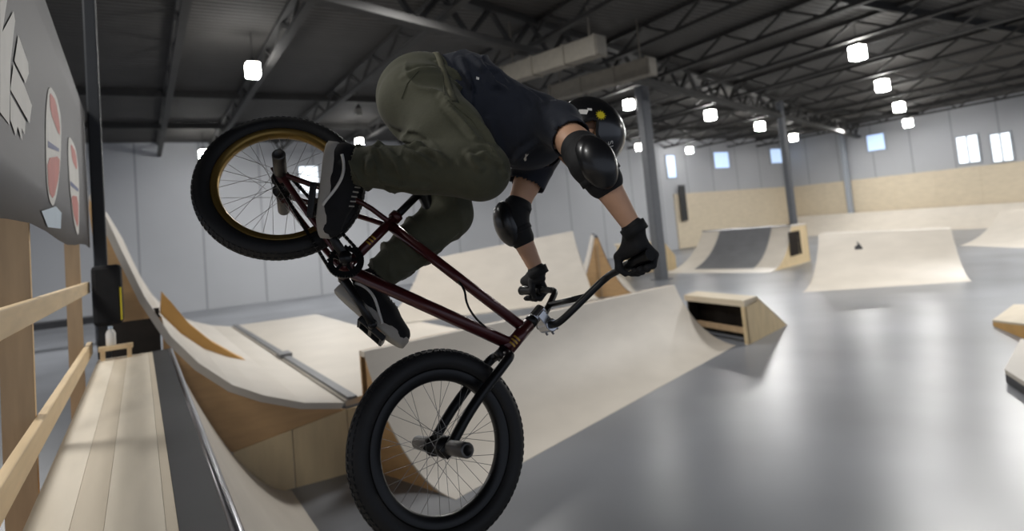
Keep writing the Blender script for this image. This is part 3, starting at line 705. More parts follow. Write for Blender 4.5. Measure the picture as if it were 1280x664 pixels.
# fork
bm = NB()
tube(bm, [SW(crown - U * .02), SW(crown + U * .012)], .024, 18)
for s in (-1, 1):
    tube(bm, smooth_path([SW(crown - U * .004 + YM * .0), SW(crown - U * .006 + YM * .05 * s), SW(crown - U * .03 + YM * .061 * s), SW(foot_ + U * .12 + YM * .062 * s + WD_ * .006), SW(F0 + YM * .063 * s)]), [.017] * 8 + [.014] * 6 if False else .0145, 12)
    obox(bm, SW(F0 + YM * .063 * s), SD(WD_), SD(YM), SD(U), .032, .007, .05)
build('fork', bm, 'bikeblack', bike, smooth=True)
# stem, bars
clampc = stem + WD_ * .05
bm = NB(); obox(bm, SW(stem + WD_ * .026), SD(WD_), SD(YM), SD(U), .058, .045, .032); tube(bm, [SW(stem - U * .022), SW(stem + U * .024)], .0195, 16)
tube(bm, [SW(clampc - YM * .028), SW(clampc + YM * .028)], .021, 16)
stm = build('stem', bm, 'chrome', bike, smooth=False, bevel=.003)
bm = NB()
for s in (-1, 1):
    for u in (-.011, .011): tube(bm, [SW(clampc + YM * .018 * s + U * u + WD_ * .018), SW(clampc + YM * .018 * s + U * u + WD_ * .026)], .004, 8)
build('bolts', bm, 'steel', bike).name = 'stem_bolt'
bm = NB(); tube(bm, [SW(htt + U * .002), SW(htt + U * .02)], .0205, 18); build('headset_spacer', bm, 'bikeblack', bike, smooth=True)
def bar(y, rise, back): return clampc + YM * y + U * rise - WD_ * back
bm = NB(); half = [(0, 0, 0), (.03, 0, 0), (.055, .002, 0), (.075, .03, .0), (.13, .165, .004), (.15, .188, .006), (.18, .193, .012), (.36, .203, .032)]
path = [bar(-y, z, b) for y, z, b in half[::-1]] + [bar(y, z, b) for y, z, b in half[1:]]
tube(bm, smooth_path([SW(p) for p in path], 2), .0111, 12)
tube(bm, [SW(bar(-.108, .112, .003)), SW(bar(.108, .112, .003))], .0095, 12)
hb = build('handlebar', bm, 'bikeblack', bike, smooth=True)
gripc = {}
for s, nm in ((-1, 'R'), (1, 'L')):
    e, i_ = bar(.362 * s, .2035, .0322), bar(.235 * s, .196, .018)
    g0, g1 = SW(e), SW(i_); gripc[nm] = (g0, g1)
    bm = NB(); n = 26; tube(bm, [g0 + (g1 - g0) * (k / n) for k in range(n + 1)], [.0165 if k % 2 else .0152 for k in range(n + 1)], 14)
    gg = build('grip', bm, 'bikeblack', bike, smooth=True)
    bm = NB(); tube(bm, [g0 - (g1 - g0).normalized() * .006, g0], .0175, 14); build('bar_end', bm, 'bikeblack', bike)
# brake cable hanging between the tubes
bm = NB(); tube(bm, smooth_path([at(573, 352, 1.985), at(581, 362, 1.97), at(583, 380, 1.95), at(594, 398, 1.93), at(608, 410, 1.92), at(618, 424, 1.925)], 2), .0035, 8); build('brake_cable', bm, 'bikeblack', bike)
# cranks
CA = math.radians(180); cdv = V((math.cos(CA), 0, math.sin(CA)))
bm = NB(); tube(bm, [W(BBk + YM * -.075), W(BBk + YM * .075)], .011, 14); build('crank_axle', bm, 'steel', bike, smooth=True)
pedc = {}
for s, nm in ((-1, 'R'), (1, 'L')):
    dd = cdv * (-s) if False else (cdv if s == -1 else -cdv)
    bm = NB(); tube(bm, [W(BBk + YM * .068 * s), W(BBk + YM * .072 * s + dd * .09), W(BBk + YM * .076 * s + dd * .175)], [.016, .012, .013], 12)
    tube(bm, [W(BBk + YM * .055 * s), W(BBk + YM * .085 * s)], .018, 14); tube(bm, [W(BBk + dd * .175 + YM * .066 * s), W(BBk + dd * .175 + YM * .086 * s)], .014, 12)
    build('crank_arm', bm, 'bikeblack', bike, smooth=True)
    pedc[nm] = W(BBk + dd * .175 + YM * .14 * s)
# sprocket + chain (right side, y<0)
sc_ = W(BBk + YM * -.05); axr = WD((0, -1, 0)); bm = NB()
x, y = WD((1, 0, 0)), WD((0, 0, 1)); n = 25; outer = []
for k in range(n * 4):
    a = 2 * math.pi * k / (n * 4); rr = .052 if k % 4 in (1, 2) else .047; outer.append((a, rr))
vo = [bm.verts.new(sc_ + (x * math.cos(a) + y * math.sin(a)) * r_ + axr * .0025) for a, r_ in outer]; vi = [bm.verts.new(sc_ + (x * math.cos(a) + y * math.sin(a)) * .034 + axr * .0025) for a, _ in outer]
vo2 = [bm.verts.new(sc_ + (x * math.cos(a) + y * math.sin(a)) * r_ - axr * .0025) for a, r_ in outer]; vi2 = [bm.verts.new(sc_ + (x * math.cos(a) + y * math.sin(a)) * .034 - axr * .0025) for a, _ in outer]
N = len(vo)
for k in range(N):
    j = (k + 1) % N
    bm.faces.new((vo[k], vo[j], vi[j], vi[k])); bm.faces.new((vo2[j], vo2[k], vi2[k], vi2[j])); bm.faces.new((vo[j], vo[k], vo2[k], vo2[j])); bm.faces.new((vi[k], vi[j], vi2[j], vi2[k]))
for k in range(5):
    a = 2 * math.pi * k / 5; d = x * math.cos(a) + y * math.sin(a); t = axr.cross(d); obox(bm, sc_ + d * .022, d, t, axr, .032, .009, .005)
build('sprocket', bm, 'bikeblack', bike)
bm = NB(); R1, R2 = .05, .02; C1, C2 = BBk + YM * -.05, V((0, -.05, 0)); dv = C2 - C1; L = dv.length; th0 = math.atan2(dv.z, dv.x); be = math.acos((R1 - R2) / L)
pts = []
for k in range(23):
    a = th0 + be + (2 * math.pi - 2 * be) * k / 22; pts.append(C1 + V((math.cos(a), 0, math.sin(a))) * R1)
for k in range(1, 20): pass
A1 = C2 + V((math.cos(th0 - be), 0, math.sin(th0 - be))) * R2; A2 = C2 + V((math.cos(th0 + be), 0, math.sin(th0 + be))) * R2
seg = [pts[-1].lerp(A1, k / 22) for k in range(1, 23)]
arc2 = [C2 + V((math.cos(th0 - be + 2 * be * k / 7), 0, math.sin(th0 - be + 2 * be * k / 7))) * R2 for k in range(1, 8)]
back_ = [A2.lerp(pts[0], k / 22) for k in range(1, 22)]
loop = pts + seg + arc2 + back_
for a, b in zip(loop, loop[1:] + loop[:1]):
    p, q = W(a), W(b); d = q - p
    if d.length < 1e-5: continue
    d.normalize(); y_ = axr; obox(bm, (p + q) / 2, d, y_, d.cross(y_), (q - p).length * .86, .008, .0085)
build('chain', bm, 'bikeblack', bike)

# ------------------------------------------------------------------ the rider
A = at
person = empty('person', A(575, 120, 2.2)); tag(person, 'airborne rider in navy shirt, olive trousers and black helmet gripping the handlebar', 'person')
hipR, hipL = A(524, 128, 2.08), A(536, 134, 2.33)
pel = A(528, 122, 2.2); waist = A(578, 118, 2.23)
kneeR, kneeL = A(600, 214, 1.84), A(561, 268, 2.14)
ankR, ankL = A(436, 208, 1.86), A(466, 352, 2.05)
chest = A(655, 160, 2.27); shR, shL = A(697, 156, 2.12), A(676, 186, 2.42)
elR, elL = A(740, 203, 1.86), A(641, 274, 2.34)
wrR, wrL = A(791, 284, 1.845), A(671, 338, 2.33)
nk = A(700, 168, 2.28)
headc = A(733, 172, 2.35)
h_up = camdir(.72, .66, .12); h_f = camdir(.62, -.74, -.02); h_f = (h_f - h_up * h_f.dot(h_up)).normalized(); h_r = h_f.cross(h_up)   # rider's right (towards the lens)
# feet directions
footR = dict(toe=camdir(-.09, -1, -.05), up=camdir(1, -.09, .02)); footL = dict(toe=camdir(.77, -.64, -.08), up=camdir(.56, .70, .46))
for f in (footR, footL): f['up'] = (f['up'] - f['toe'] * f['up'].dot(f['toe'])).normalized(); f['s'] = f['toe'].cross(f['up'])
footR['c'] = pedc['R'] + footR['up'] * .016 - footR['toe'] * .042; footL['c'] = pedc['L'] + footL['up'] * .016 - footL['toe'] * .04

# pedals follow the soles
for f, nm in ((footR, 'R'), (footL, 'L')):
    c = pedc[nm]; t, u, s = f['toe'], f['up'], f['s']
    bm = NB(); 
    for q in (-1, 1):
        obox(bm, c + t * .045 * q, t, s, u, .012, .1, .018); obox(bm, c + s * .047 * q, t, s, u, .09, .012, .018)
    obox(bm, c, t, s, u, .014, .1, .016)
    pd = build('pedal', bm, 'bikeblack', bike, bevel=.003)
    bm = NB()
    for q in (-1, 1):
        for w_ in (-.035, 0, .035): tube(bm, [c + t * .045 * q + s * w_ - u * .013, c + t * .045 * q + s * w_ + u * .013], .002, 6)
    build('pins', bm, 'steel', bike).name = 'pedal_stud'

# hands ---------------------------------------------------------------
def hand_frame(nm):
    g0, g1 = gripc[nm]; g = (g1 - g0).normalized()   # towards bar centre (thumb side)
    c = g0 + g * (.052 if nm == 'R' else .066); wr = wrR if nm == 'R' else wrL
    a = c - wr; a = (a - g * a.dot(g)).normalized(); b = g.cross(a); fwd = WD((1, 0, 0))
    if b.dot(fwd) < 0: b = -b
    return c, g, a, b, wr
def hand_parts(S, nm, inset=0.0):
    c, g, a, b, wr = hand_frame(nm)
    P = lambda th, R, o: c + g * o + (-a * math.cos(math.radians(th)) + b * math.sin(math.radians(th))) * R
    rr = .0115 - inset; kk = .004
    lens = [(-.034, .92), (-.0115, 1.0), (.0115, 1.04), (.034, .98)]     # little finger outermost
    for o, l in lens:
        mcp, pip, dip, tip = P(20, .043, o * 1.08), P(25 + 75 * l, .039, o), P(25 + 140 * l, .033, o * .97), P(25 + 190 * l, .030, o * .95)
        S.cone(wr + (g * o * .55), mcp, .017 - inset, .0145 - inset, .012)
        S.chain([(mcp, rr + .0015), (pip, rr), (dip, rr - .001), (tip, rr - .002)], kk)
    for o in (-.03, -.01, .012, .032):
        S.cone(wr + g * o * .6 + a * .01, P(-12, .036, o), .017 - inset, .016 - inset, .014); S.cone(P(-12, .036, o), P(20, .043, o), .015 - inset, .0145 - inset, .012)
    t0, t1, t2, t3 = wr + a * .03 + g * .026, P(-35, .042, .044), P(-85, .034, .052), P(-130, .030, .048)
    S.chain([(t0, .015 - inset), (t1, .0135 - inset), (t2, .0115 - inset), (t3, .0095 - inset)], .006)
    return wr
# body: one continuous figure -----------------------------------------
S = Solid(.006)
S.chain([(pel, .10), (waist, .095), (chest, .105)], .05); S.chain([(hipR, .075), (pel, .09), (hipL, .075)], .04); S.chain([(shR, .055), (chest, .09), (shL, .055)], .05)
S.chain([(hipR, .078), (hipR.lerp(kneeR, .6), .062), (kneeR, .05), (kneeR.lerp(ankR, .35), .048), (ankR, .034)], .02)
S.chain([(hipL, .078), (hipL.lerp(kneeL, .6), .062), (kneeL, .05), (kneeL.lerp(ankL, .35), .048), (ankL, .034)], .02)
for f, ak in ((footR, ankR), (footL, ankL)):
    S.chain([(ak, .034), (f['c'] - f['toe'] * .085 + f['up'] * .04, .03), (f['c'] + f['toe'] * .05 + f['up'] * .032, .026), (f['c'] + f['toe'] * .12 + f['up'] * .026, .018)], .02)
S.chain([(chest.lerp(nk, .6), .06), (nk, .056), (headc - h_up * .07 - h_f * .02, .052)], .03)
S.chain([(shR, .054), (shR.lerp(elR, .5), .05), (elR, .040), (elR.lerp(wrR, .3), .043), (wrR, .027)], .02)
S.chain([(shL, .054), (shL.lerp(elL, .5), .047), (elL, .039), (elL.lerp(wrL, .3), .040), (wrL, .026)], .02)
hand_parts(S, 'R', .003); hand_parts(S, 'L', .003)
HX = (h_r, h_f, h_up)
S.ell(headc + h_up * .02 - h_f * .012, HX, (.075, .095, .098), .02)
S.ell(headc - h_up * .05 + h_f * .025, HX, (.06, .066, .075), .03)          # jaw
S.ell(headc - h_up * .112 + h_f * .068, HX, (.024, .02, .018), .02)        # chin
S.chain([(headc + h_up * .01 + h_f * .085, .010), (headc - h_up * .035 + h_f * .108, .014)], .012)   # nose
S.ell(headc - h_up * .077 + h_f * .088, HX, (.026, .010, .006), .006); S.ell(headc - h_up * .09 + h_f * .086, HX, (.022, .010, .006), .006)   # lips
for s in (-1, 1):
    S.cut(headc + h_up * .004 + h_f * .092 + h_r * .031 * s, HX, (.017, .012, .010), .008)
    S.ell(headc + h_up * .003 + h_f * .078 + h_r * .031 * s, HX, (.012, .012, .011), .003)
    S.ell(headc + h_up * .022 + h_f * .084 + h_r * .03 * s, HX, (.022, .010, .006), .008)
    S.ell(headc - h_up * .012 - h_f * .008 + h_r * .078 * s, (h_r, h_f, h_up), (.010, .019, .032), .006)
    S.cut(headc - h_up * .010 - h_f * .004 + h_r * .088 * s, HX, (.006, .009, .016), .004)
body = link('body', S.mesh('body'), 'skin', person)
def ridges(me, lines):
    """cloth pulls: soft ridges along lines (points as the photo shows them), with a shallow valley on each side"""
    T = BVHTree.FromPolygons([v.co.copy() for v in me.vertices], [tuple(p.vertices) for p in me.polygons]); segs = []
    for h, w, pts in lines:
        q = []
        for (x0, y0), (x1, y1) in zip(pts, pts[1:]):
            for k in range(6):
                d = ray(x0 + (x1 - x0) * k / 6, y0 + (y1 - y0) * k / 6).normalized(); p, n, _, _ = T.ray_cast(CAM, d)
                if p is not None: q.append(p)
        if len(q) < 3: continue
        q = np.array(q); t = np.linspace(0, 1, len(q)); segs.append((h * np.sin(np.pi * np.clip(t * .9 + .05, 0, 1)) ** .6, w, q))
    co = np.array([v.co for v in me.vertices]); no = np.array([v.normal for v in me.vertices]); D = np.zeros(len(co))
    for h, w, q in segs:
        m = (np.abs(co - q.mean(0)).max(1) < .4); c = co[m]
        dm = np.full(len(c), 9.); hh = np.zeros(len(c))
        for a, b, ha in zip(q, q[1:], h):
            e = b - a; u = np.clip(((c - a) @ e) / max(e @ e, 1e-9), 0, 1); d = np.linalg.norm(c - a - u[:, None] * e, axis=1); k = d < dm; dm[k] = d[k]; hh[k] = ha
        D[m] += hh * (np.exp(-(dm / w) ** 2) - .45 * np.exp(-((dm - 2.1 * w) / w) ** 2))
    co += no * D[:, None]
    me.vertices.foreach_set('co', co.ravel()); me.update()
# trousers -------------------------------------------------------------
S = Solid(.0055)
S.chain([(hipR, .125), (pel, .135), (hipL, .115)], .05); S.cone(pel, pel.lerp(waist, .62), .14, .128, .05)
S.chain([(hipR, .122), (hipR.lerp(kneeR, .5), .108), (kneeR, .083)], .03)
S.chain([(kneeR, .082), (kneeR.lerp(ankR, .45), .070), (kneeR.lerp(ankR, .93), .055)], .02)
S.chain([(hipL, .118), (hipL.lerp(kneeL, .5), .10), (kneeL, .080)], .03)
S.chain([(kneeL, .079), (kneeL.lerp(ankL, .45), .073), (kneeL.lerp(ankL, .9), .052)], .02)
cr, cl = kneeR.lerp(ankR, .94), kneeL.lerp(ankL, .93)
me = S.mesh('trousers')
dR, dL = (kneeR - hipR).normalized(), (ankR - kneeR).normalized(); dL2 = (ankL - kneeL).normalized()
def ridge(x): return 1 - abs(math.sin(x))
axA = (kneeR - hipR).normalized(); axB = (ankR - kneeR).normalized(); crs = axA.cross(axB).normalized()
def pfold(co):
    n1 = noise.noise(co * 9); n2 = noise.noise(co * 4 + V((3, 1, 7)))
    d1 = (co - kneeR).dot(axB); d2 = (co - hipR).dot(axA)
    near_sh = max(0, 1 - abs((co - (kneeR.lerp(ankR, max(0, min(1, d1 / .42))))).length - .07) / .06)
    w_ank = max(0, min(1, (d1 - .16) / .2)) if near_sh > 0 else 0
    f = .004 * n2
    f += .015 * w_ank * (ridge(d1 * 46 + (co - kneeR).dot(crs) * 18 + n1 * 2.2) ** 3) 
    # diagonal pulls from the crotch and hip down the thigh front
    q = (co - hipR).dot(axA) * 17 + (co - hipR).dot(axB) * 30 + n2 * 2.4
    w_th = max(0, 1 - abs(d2 - .12) / .24)
    f += .017 * w_th * (ridge(q) ** 4)
    e1 = (co - kneeL).dot(dL2); f += .009 * max(0, min(1, e1 / .3)) * (ridge(e1 * 40 + n1 * 3) ** 3) * (1 if (co - ankL).length < .3 else 0)
    return f
folds(me, pfold)
ridges(me, [(.013, .009, [(552, 118), (582, 139), (606, 163), (620, 183)]), (.012, .009, [(565, 100), (586, 120), (606, 146), (622, 178)]), (.011, .009, [(556, 128), (578, 152), (598, 176)]),
    (.012, .009, [(584, 190), (592, 202), (602, 212)]), (.012, .009, [(590, 197), (606, 192), (628, 207)]), (.010, .009, [(612, 180), (628, 205), (635, 224)]),
    (.012, .010, [(481, 157), (503, 173), (528, 180)]), (.010, .009, [(484, 176), (506, 182), (530, 180)]), (.013, .009, [(500, 183), (526, 196), (541, 208)]), (.011, .009, [(516, 180), (546, 192), (562, 206)]),
    (.013, .009, [(458, 183), (473, 189), (490, 209)]), (.012, .009, [(478, 183), (493, 199), (500, 214)]), (.011, .009, [(462, 196), (460, 218)]), (.011, .009, [(470, 224), (500, 232), (540, 234)]),
    (.009, .010, [(504, 95), (526, 87), (550, 86)]), (.010, .009, [(548, 78), (570, 92), (580, 108)]), (.010, .009, [(540, 320), (520, 335), (500, 340)]), (.010, .009, [(570, 292), (548, 310), (528, 316)])])
trs = link('trousers', me, 'pants', person)
# waistband seen above the seat
wdir = (waist - pel).normalized()
# shirt ------------------------------------------------------------------
S = Solid(.007)
S.chain([(pel.lerp(waist, .62), .128), (waist, .137), (chest, .133)], .05)
S.chain([(shR, .068), (chest.lerp(nk, .35), .10), (shL, .08)], .06); S.cone(chest, nk.lerp(chest, .35), .11, .07, .05)
hemR = shR.lerp(elR, .42); hemL = shL.lerp(elL, .52)
S.chain([(shR, .068), (shR.lerp(elR, .5), .064)], .05); S.chain([(shL, .078), (shL.lerp(elL, .62), .068)], .03)
S.cone(waist + camdir(.1, -1, 0) * .03, chest + camdir(0, -1, 0) * .03, .115, .10, .05)
S.plane(hemR, (elR - shR).normalized() * 1.0 if False else V((0, 0, 0)), .004) if False else None
me = S.mesh('shirt')
tdir = (chest - waist).normalized()
def sfold(co):
    n1 = noise.noise(co * 8); d = (co - waist).dot(tdir); q = d * 38 + (co - waist).dot(up) * 26 + n1 * 2.5
    w_ = max(0, 1 - abs(d + .0) / .11)
    return .016 * w_ * ridge(q) ** 3 + .004 * noise.noise(co * 5) + .003 * ridge(q * .5 + 1) ** 4
folds(me, sfold)
# open the sleeve cuffs and the hem with clean cuts, give the cloth thickness
def cutmesh(me, cuts):
    bm = bmesh.new(); bm.from_mesh(me)
    for c, n, rad in cuts:
        kill = [f for f in bm.faces if (f.calc_center_median() - c).dot(n) > 0 and (f.calc_center_median() - c).length < rad]
        bmesh.ops.delete(bm, geom=kill, context='FACES')
    bm.to_mesh(me); bm.free()
    for p in me.polygons: p.use_smooth = True
cutmesh(me, [(hemR, (elR - shR).normalized(), .16), (hemL, (elL - shL).normalized(), .12), (nk.lerp(chest, .2), (headc - nk).normalized(), .13)])
ridges(me, [(.016, .012, [(590, 69), (605, 86), (618, 105), (632, 110)]), (.012, .010, [(575, 72), (582, 90), (590, 110)]), (.012, .010, [(606, 80), (622, 90), (634, 104)]),
    (.009, .010, [(655, 110), (672, 124), (680, 140)]), (.009, .010, [(640, 205), (655, 190), (676, 176)]), (.010, .010, [(612, 150), (622, 176), (636, 200)]), (.009, .010, [(690, 150), (700, 166), (702, 182)])])
shirt = link('shirt', me, 'shirt', person); sm = shirt.modifiers.new('cloth', 'SOLIDIFY'); sm.thickness = .004; sm.offset = -1
cutmesh(trs.data, [(cr, (ankR - kneeR).normalized(), .12), (cl, (ankL - kneeL).normalized(), .12)])
sm = trs.modifiers.new('cloth', 'SOLIDIFY'); sm.thickness = .004; sm.offset = -1
# waistband
T = bvh(trs); pts = []
wc = pel.lerp(waist, .42); x, y = frame_of(wdir); bm = NB(); ring = []
for k in range(48):
    a = 2 * math.pi * k / 48; d = x * math.cos(a) + y * math.sin(a); h, n, _, _ = T.ray_cast(wc + d * .4, -d)
    if h is None: h = wc + d * .14
    ring.append((h + d * .004, d))
vs = [[bm.verts.new(h + wdir * t + d * e) for h, d in ring] for t, e in ((-.009, -.004), (-.009, .001), (.009, .001), (.009, -.004))]
for i in range(3):
    for k in range(48): bm.faces.new((vs[i][k], vs[i][(k + 1) % 48], vs[i + 1][(k + 1) % 48], vs[i + 1][k]))
build('waistband', bm, 'pants_light', trs if False else person, smooth=True)
# gloves -----------------------------------------------------------------
for nm, wr, el in (('R', wrR, elR), ('L', wrL, elL)):
    S = Solid(.0045); hand_parts(S, nm, 0); S.cone(wr.lerp(el, .0), wr, .032, .030, .012)
    gl = link('glove', S.mesh('glove'), 'glove', person)
    bm = NB(); d = (el - wr).normalized(); c0 = wr.lerp(el, -.03); x, y = frame_of(d)
    lathe(bm, c0, d, [(.0365, -.014), (.039, -.014), (.0395, .014), (.0365, .014)], 28, closed=True); build('glove_cuff', bm, 'padcloth', person, smooth=True)
# elbow pads --------------------------------------------------------------
def pad(el, sh, wr, lenu, lenf, capdir, rr, label):
    u = (sh - el).normalized(); f = (wr - el).normalized()
    S = Solid(.006); S.chain([(el + u * lenu, rr * .98), (el, rr * 1.02), (el + f * lenf, rr * .88)], .02)
    sl = link('elbow_pad', S.mesh('elbow_pad'), 'padcloth', person); sl['label'] = label
    cd_ = (capdir - f * capdir.dot(f) * .0).normalized(); lx = (f - u).normalized(); lx = (lx - cd_ * lx.dot(cd_)).normalized(); ly = cd_.cross(lx)
    S = Solid(.005); S.ell(el + cd_ * rr * .48 + lx * .012, (lx, ly, cd_), (.086, .054, .042), .01); S.ell(el + cd_ * rr * .85 + lx * .005, (lx, ly, cd_), (.05, .042, .018), .03)
    me = S.mesh('pad_cap'); o = bpy.data.objects.new('pad_cap', me); COL.objects.link(o); me.materials.append(M['pad']); o.parent = sl
    o.matrix_parent_inverse = (Matrix.Translation(person.location) @ Matrix.Translation(-person.location)).inverted()
    for q in (-.05, .042):
        c = el + (u * -q if q < 0 else f * q); ax = u if q < 0 else f
        bm = NB(); lathe(bm, c, ax, [(rr * .94, -.012), (rr * 1.0, -.011), (rr * 1.0, .011), (rr * .94, .012)], 28, closed=True)
        me = bpy.data.meshes.new('strap'); bmesh.ops.recalc_face_normals(bm, faces=bm.faces); bm.to_mesh(me); bm.free()
        s_ = bpy.data.objects.new('strap', me); COL.objects.link(s_); me.materials.append(M['black']); s_.parent = sl
        for p in me.polygons: p.use_smooth = True
    return sl
pad(elR, shR, wrR, .085, .062, camdir(.12, .3, -1), .064, 'black elbow pad with a glossy hard cap on the near arm')
pad(elL, shL, wrL, .05, .075, camdir(-.8, -.2, -.35), .052, 'black elbow pad on the far arm')
# shoes --------------------------------------------------------------------
def shoe(f, ank, label):
    c, t, u, s = f['c'], f['toe'], f['up'], f['s']
    S = Solid(.0055)
    P = lambda a, b, d=0: c + t * a + u * b + s * d
    S.chain([(P(-.095, .05), .036), (P(-.02, .048), .037), (P(.05, .040), .036), (P(.115, .032), .029)], .03)
    S.chain([(P(.06, .036, .012), .03), (P(.105, .03, .008), .03)], .03)
    S.chain([(P(-.085, .06), .036), (P(-.075, .095).lerp(ank, .35), .042)], .03)
    S.chain([(P(-.04, .075), .030), (P(.03, .062), .028)], .03)      # tongue
    S.plane(P(0, .012), -u, .004)
    sh = link('shoe', S.mesh('shoe'), 'shoe', person); sh['label'] = label
    # sole outline
    out = []
    for k in range(40):
        a = 2 * math.pi * k / 40; cx_ = math.cos(a); sy_ = math.sin(a)
        ln = .142; wd = .048 * (1 - .10 * math.cos(a + math.pi)) * (1 - .16 * math.exp(-((cx_ + .15) / .35) ** 2))
        out.append((ln * math.copysign(abs(cx_) ** .8, cx_), wd * math.copysign(abs(sy_) ** .75, sy_)))
    bm = NB(); rings = []
    for h, g in ((0, .96), (.004, 1), (.028, 1), (.032, .985), (.032, .9)): rings.append([bm.verts.new(P(a * g + .008, h + .006 * max(0, (a - .09) / .05), b * g)) for a, b in out])
    for i in range(4):
        for k in range(40): bm.faces.new((rings[i][k], rings[i][(k + 1) % 40], rings[i + 1][(k + 1) % 40], rings[i + 1][k]))
    bm.faces.new(rings[0][::-1]); bm.faces.new(rings[-1])
    def sub(nm, bm, m, sm=True):
        me = bpy.data.meshes.new(nm); bmesh.ops.recalc_face_normals(bm, faces=bm.faces); bm.to_mesh(me); bm.free()
        for p in me.polygons: p.use_smooth = sm
        o = bpy.data.objects.new(nm, me); COL.objects.link(o); me.materials.append(M[m]); o.parent = sh; return o
    sub('sole', bm, 'sole')
    T = bvh(sh)
    for sd in (-1, 1):
        bm = NB(); pr = []
        for k in range(22):
            q = k / 21; a = -.095 + .165 * q; b = .042 + .026 * math.sin(q * math.pi * 1.15 + .5) - .012 * q
            h, n, _, _ = T.ray_cast(P(a, b, .12 * sd), -s * sd)
            if h is not None: pr.append(h + s * sd * .001)
        if len(pr) > 3: tube(bm, pr, .0045, 8); sub('side_stripe', bm, 'white')
    for k in range(6):
        a = -.02 + k * .014; bm = NB(); pr = []
        for j in range(9):
            d = -.024 + .048 * j / 8; h, n, _, _ = T.ray_cast(P(a, .2, d), -u)
            if h is not None: pr.append(h + u * .001)
        if len(pr) > 3: tube(bm, pr, .0025, 6); sub('lace', bm, 'sole')
    return sh
shoe(footR, ankR, 'black skate shoe on the near foot, grey sole on end'); shoe(footL, ankL, 'black skate shoe on the far foot, pointing down')
# sock cuffs
for k_, a_, f in ((kneeR, ankR, footR), (kneeL, ankL, footL)):
    bm = NB(); tube(bm, [k_.lerp(a_, .86), a_, a_.lerp(f['c'] - f['toe'] * .085 + f['up'] * .05, .5)], [.045, .040, .042], 20); build('sock', bm, 'black', person, smooth=True)
# helmet --------------------------------------------------------------------
hc = headc + h_up * .018 - h_f * .006
RX_, RY_, RZ_ = .112, .137, .128
bm = NB(); nu, nv = 64, 24; grid = []
for i in range(nu):
    a = 2 * math.pi * i / nu; ca, sa = math.cos(a), math.sin(a)        # ca: forward, sa: rider's right
    side_ = abs(sa)
    lowz = -.02 if ca > .3 else -.045
    lowz = -.012 + (-.055) * max(0, -ca) ** .7 if ca < 0 else -.012 - .01 * (1 - ca)
    ear = .050 * math.exp(-((a if a < math.pi else 2 * math.pi - a) - 1.72) ** 2 / .055) # ear notch
    drop = .04 * math.exp(-((a if a < math.pi else 2 * math.pi - a) - 2.35) ** 2 / .12)
    z0 = (lowz + ear - drop) / RZ_; v0 = math.asin(max(-.75, min(.9, z0))); col = []
    for j in range(nv + 1):
        v = v0 + (math.pi / 2 - v0) * j / nv; cv = math.cos(v) ** .88 if v < math.pi / 2 else 0
        col.append(hc + h_f * (RY_ * ca * cv) + h_r * (RX_ * sa * cv) + h_up * (RZ_ * math.sin(v)))
    grid.append(col)
topv = None; G = [[bm.verts.new(p) for p in c[:-1]] for c in grid]; topv = bm.verts.new(hc + h_up * RZ_)
for i in range(nu):
    a, b = G[i], G[(i + 1) % nu]
    for j in range(nv - 1): bm.faces.new((a[j], b[j], b[j + 1], a[j + 1]))
    bm.faces.new((a[-1], b[-1], topv))
helm = build('helmet', bm, ['helmet', 'helmet_in'], person, smooth=True)
sm = helm.modifiers.new('shell', 'SOLIDIFY'); sm.thickness = .014; sm.offset = -1; sm.material_offset = 1
def hsub(nm, bm, m):
    me = bpy.data.meshes.new(nm); bmesh.ops.recalc_face_normals(bm, faces=bm.faces); bm.to_mesh(me); bm.free()
    for p in me.polygons: p.use_smooth = True
    o = bpy.data.objects.new(nm, me); COL.objects.link(o); me.materials.append(M[m]); o.parent = helm; return o
bm = NB(); tube(bm, [grid[i][0] for i in range(nu)], .0055, 8, closed=True); hsub('rim_trim', bm, 'padcloth')
for s in (-1, 1):
    bm = NB(); ch = headc - h_up * .125 + h_f * .045
    tube(bm, smooth_path([hc + h_r * .10 * s + h_f * .045 - h_up * .02, headc + h_r * .075 * s + h_f * .03 - h_up * .07, ch]), .005, 8); tube(bm, smooth_path([hc + h_r * .095 * s - h_f * .06 - h_up * .05, headc + h_r * .075 * s + h_f * .02 - h_up * .07]), .005, 8)
    hsub('chin_strap', bm, 'black')
def keep(o, par):
    if o is None: return
    o.parent = par; o.matrix_parent_inverse = Matrix.Identity(4) if par is not person else o.matrix_parent_inverse
def circ(r, n=20, cx_=0, cy_=0): return [(cx_ + r * math.cos(2 * math.pi * k / n), cy_ + r * math.sin(2 * math.pi * k / n)) for k in range(n)]
keep(decal('sun_emblem', helm, 751, 144, [circ(.014, 16)] + [[(.015 * math.cos(a - .12), .015 * math.sin(a - .12)), (.021 * math.cos(a), .021 * math.sin(a)), (.015 * math.cos(a + .12), .015 * math.sin(a + .12))] for a in [2 * math.pi * k / 12 for k in range(12)]], 'yellow', None), helm)
keep(decal('white_sticker', helm, 729, 140, [[(-.02, -.005), (.012, -.012), (.02, .008), (-.014, .012)]], 'white', None), helm)
keep(decal('white_sticker', helm, 737, 137, [[(-.008, -.004), (.008, -.006), (.008, .004), (-.008, .006)]], 'white', None), helm)
# maker's mark in white lettering down the side of the helmet
cu = bpy.data.curves.new('mark', 'FONT'); cu.body = 'S1'; cu.size = .03; cu.align_x = 'CENTER'; cu.align_y = 'CENTER'
to = bpy.data.objects.new('mark', cu); COL.objects.link(to); bpy.context.view_layer.update()
tm = to.to_mesh(); polys = [[(tm.vertices[i].co.x, tm.vertices[i].co.y) for i in p.vertices] for p in tm.polygons]; to.to_mesh_clear(); bpy.data.objects.remove(to)
keep(decal('lettering', helm, 763, 181, polys, 'white', None, right=camdir(.35, -1, 0), off=.0012), helm)
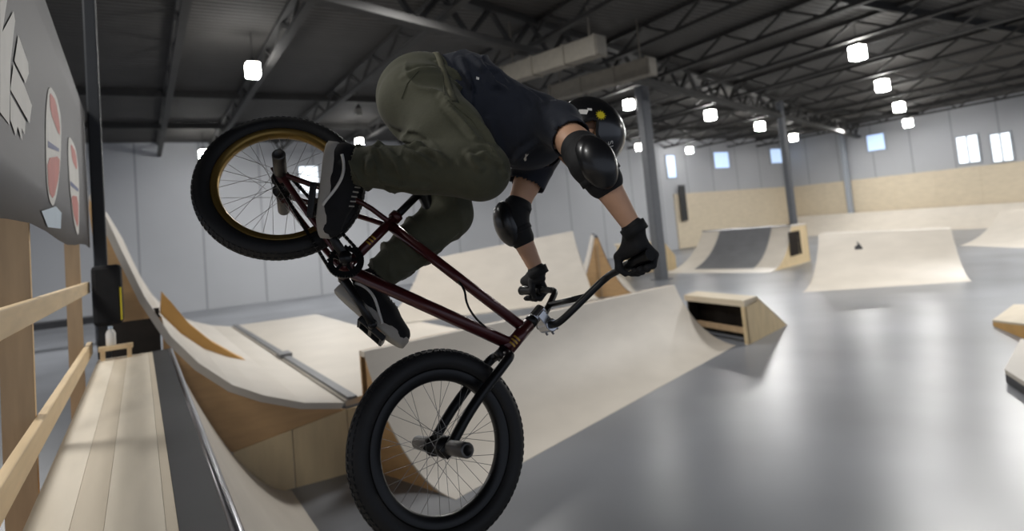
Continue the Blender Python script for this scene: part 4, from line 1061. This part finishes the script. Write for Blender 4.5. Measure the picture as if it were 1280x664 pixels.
# marks on the shirt
decal('shirt_logo', shirt, 657, 196, [[(-.006, .022), (-.001, .026), (.001, .012), (.010, .018), (.007, .006), (.002, 0), (.004, -.014), (-.002, -.02), (-.007, -.008), (-.003, .004)]], 'white', person)
decal('hem_label', shirt, 597, 98, [[(-.005, -.005), (.005, -.005), (.005, .005), (-.005, .005)]], 'white', person)
# seam lines of the trousers (back pocket, side seam)
T = bvh(trs)
def seam(pxs, nm):
    bm = NB(); pts = []
    for (x0, y0), (x1, y1) in zip(pxs, pxs[1:]):
        for k in range(8):
            d = ray(x0 + (x1 - x0) * k / 8, y0 + (y1 - y0) * k / 8).normalized(); h, n, _, _ = T.ray_cast(CAM, d)
            if h is not None: pts.append(h + (n if n.dot(d) < 0 else -n) * .0005)
    if len(pts) > 3: tube(bm, pts, .0018, 6); build(nm, bm, 'pants', person)
seam([(555, 75), (553, 95), (556, 122)], 'side_seam'); seam([(523, 88), (509, 105), (501, 126)], 'pocket_seam'); seam([(556, 122), (590, 150), (620, 195)], 'side_seam')

# ------------------------------------------------------------------ children built in world space keep their place
bpy.context.view_layer.update()
# ------------------------------------------------------------------ light
wd = bpy.data.worlds.new('world'); SC.world = wd; wd.use_nodes = True
bgn = wd.node_tree.nodes['Background']; bgn.inputs['Color'].default_value = (.75, .83, 1, 1); bgn.inputs['Strength'].default_value = .4
def area(loc, size, power, target=None, col=(1, .985, .955)):
    l = bpy.data.lights.new('added_fill', 'AREA'); l.energy = power; l.size = size; l.color = col
    o = bpy.data.objects.new('added_fill', l); COL.objects.link(o); o.location = loc
    if target is not None: o.rotation_euler = (V(target) - V(loc)).to_track_quat('-Z', 'Y').to_euler()
for x, y, p in ((-3, 5, 190), (-3.5, -1, 120), (-3, 20, 330), (5, 10, 220), (12, 22, 330), (14, 7, 330), (24, 10, 420), (27, 22, 420), (36, 12, 480), (37, 23, 420), (6, 25, 300), (20, 0, 300)): area((x, y, 6.5), 1.2, p)  # added unseen lamps that brighten deck, ramps and walls
SC.view_settings.view_transform = 'Standard'; SC.view_settings.look = 'None'; SC.view_settings.exposure = 0.5
SC.cycles.use_denoising = True; SC.cycles.max_bounces = 8
SC.cycles.sample_clamp_indirect = 6
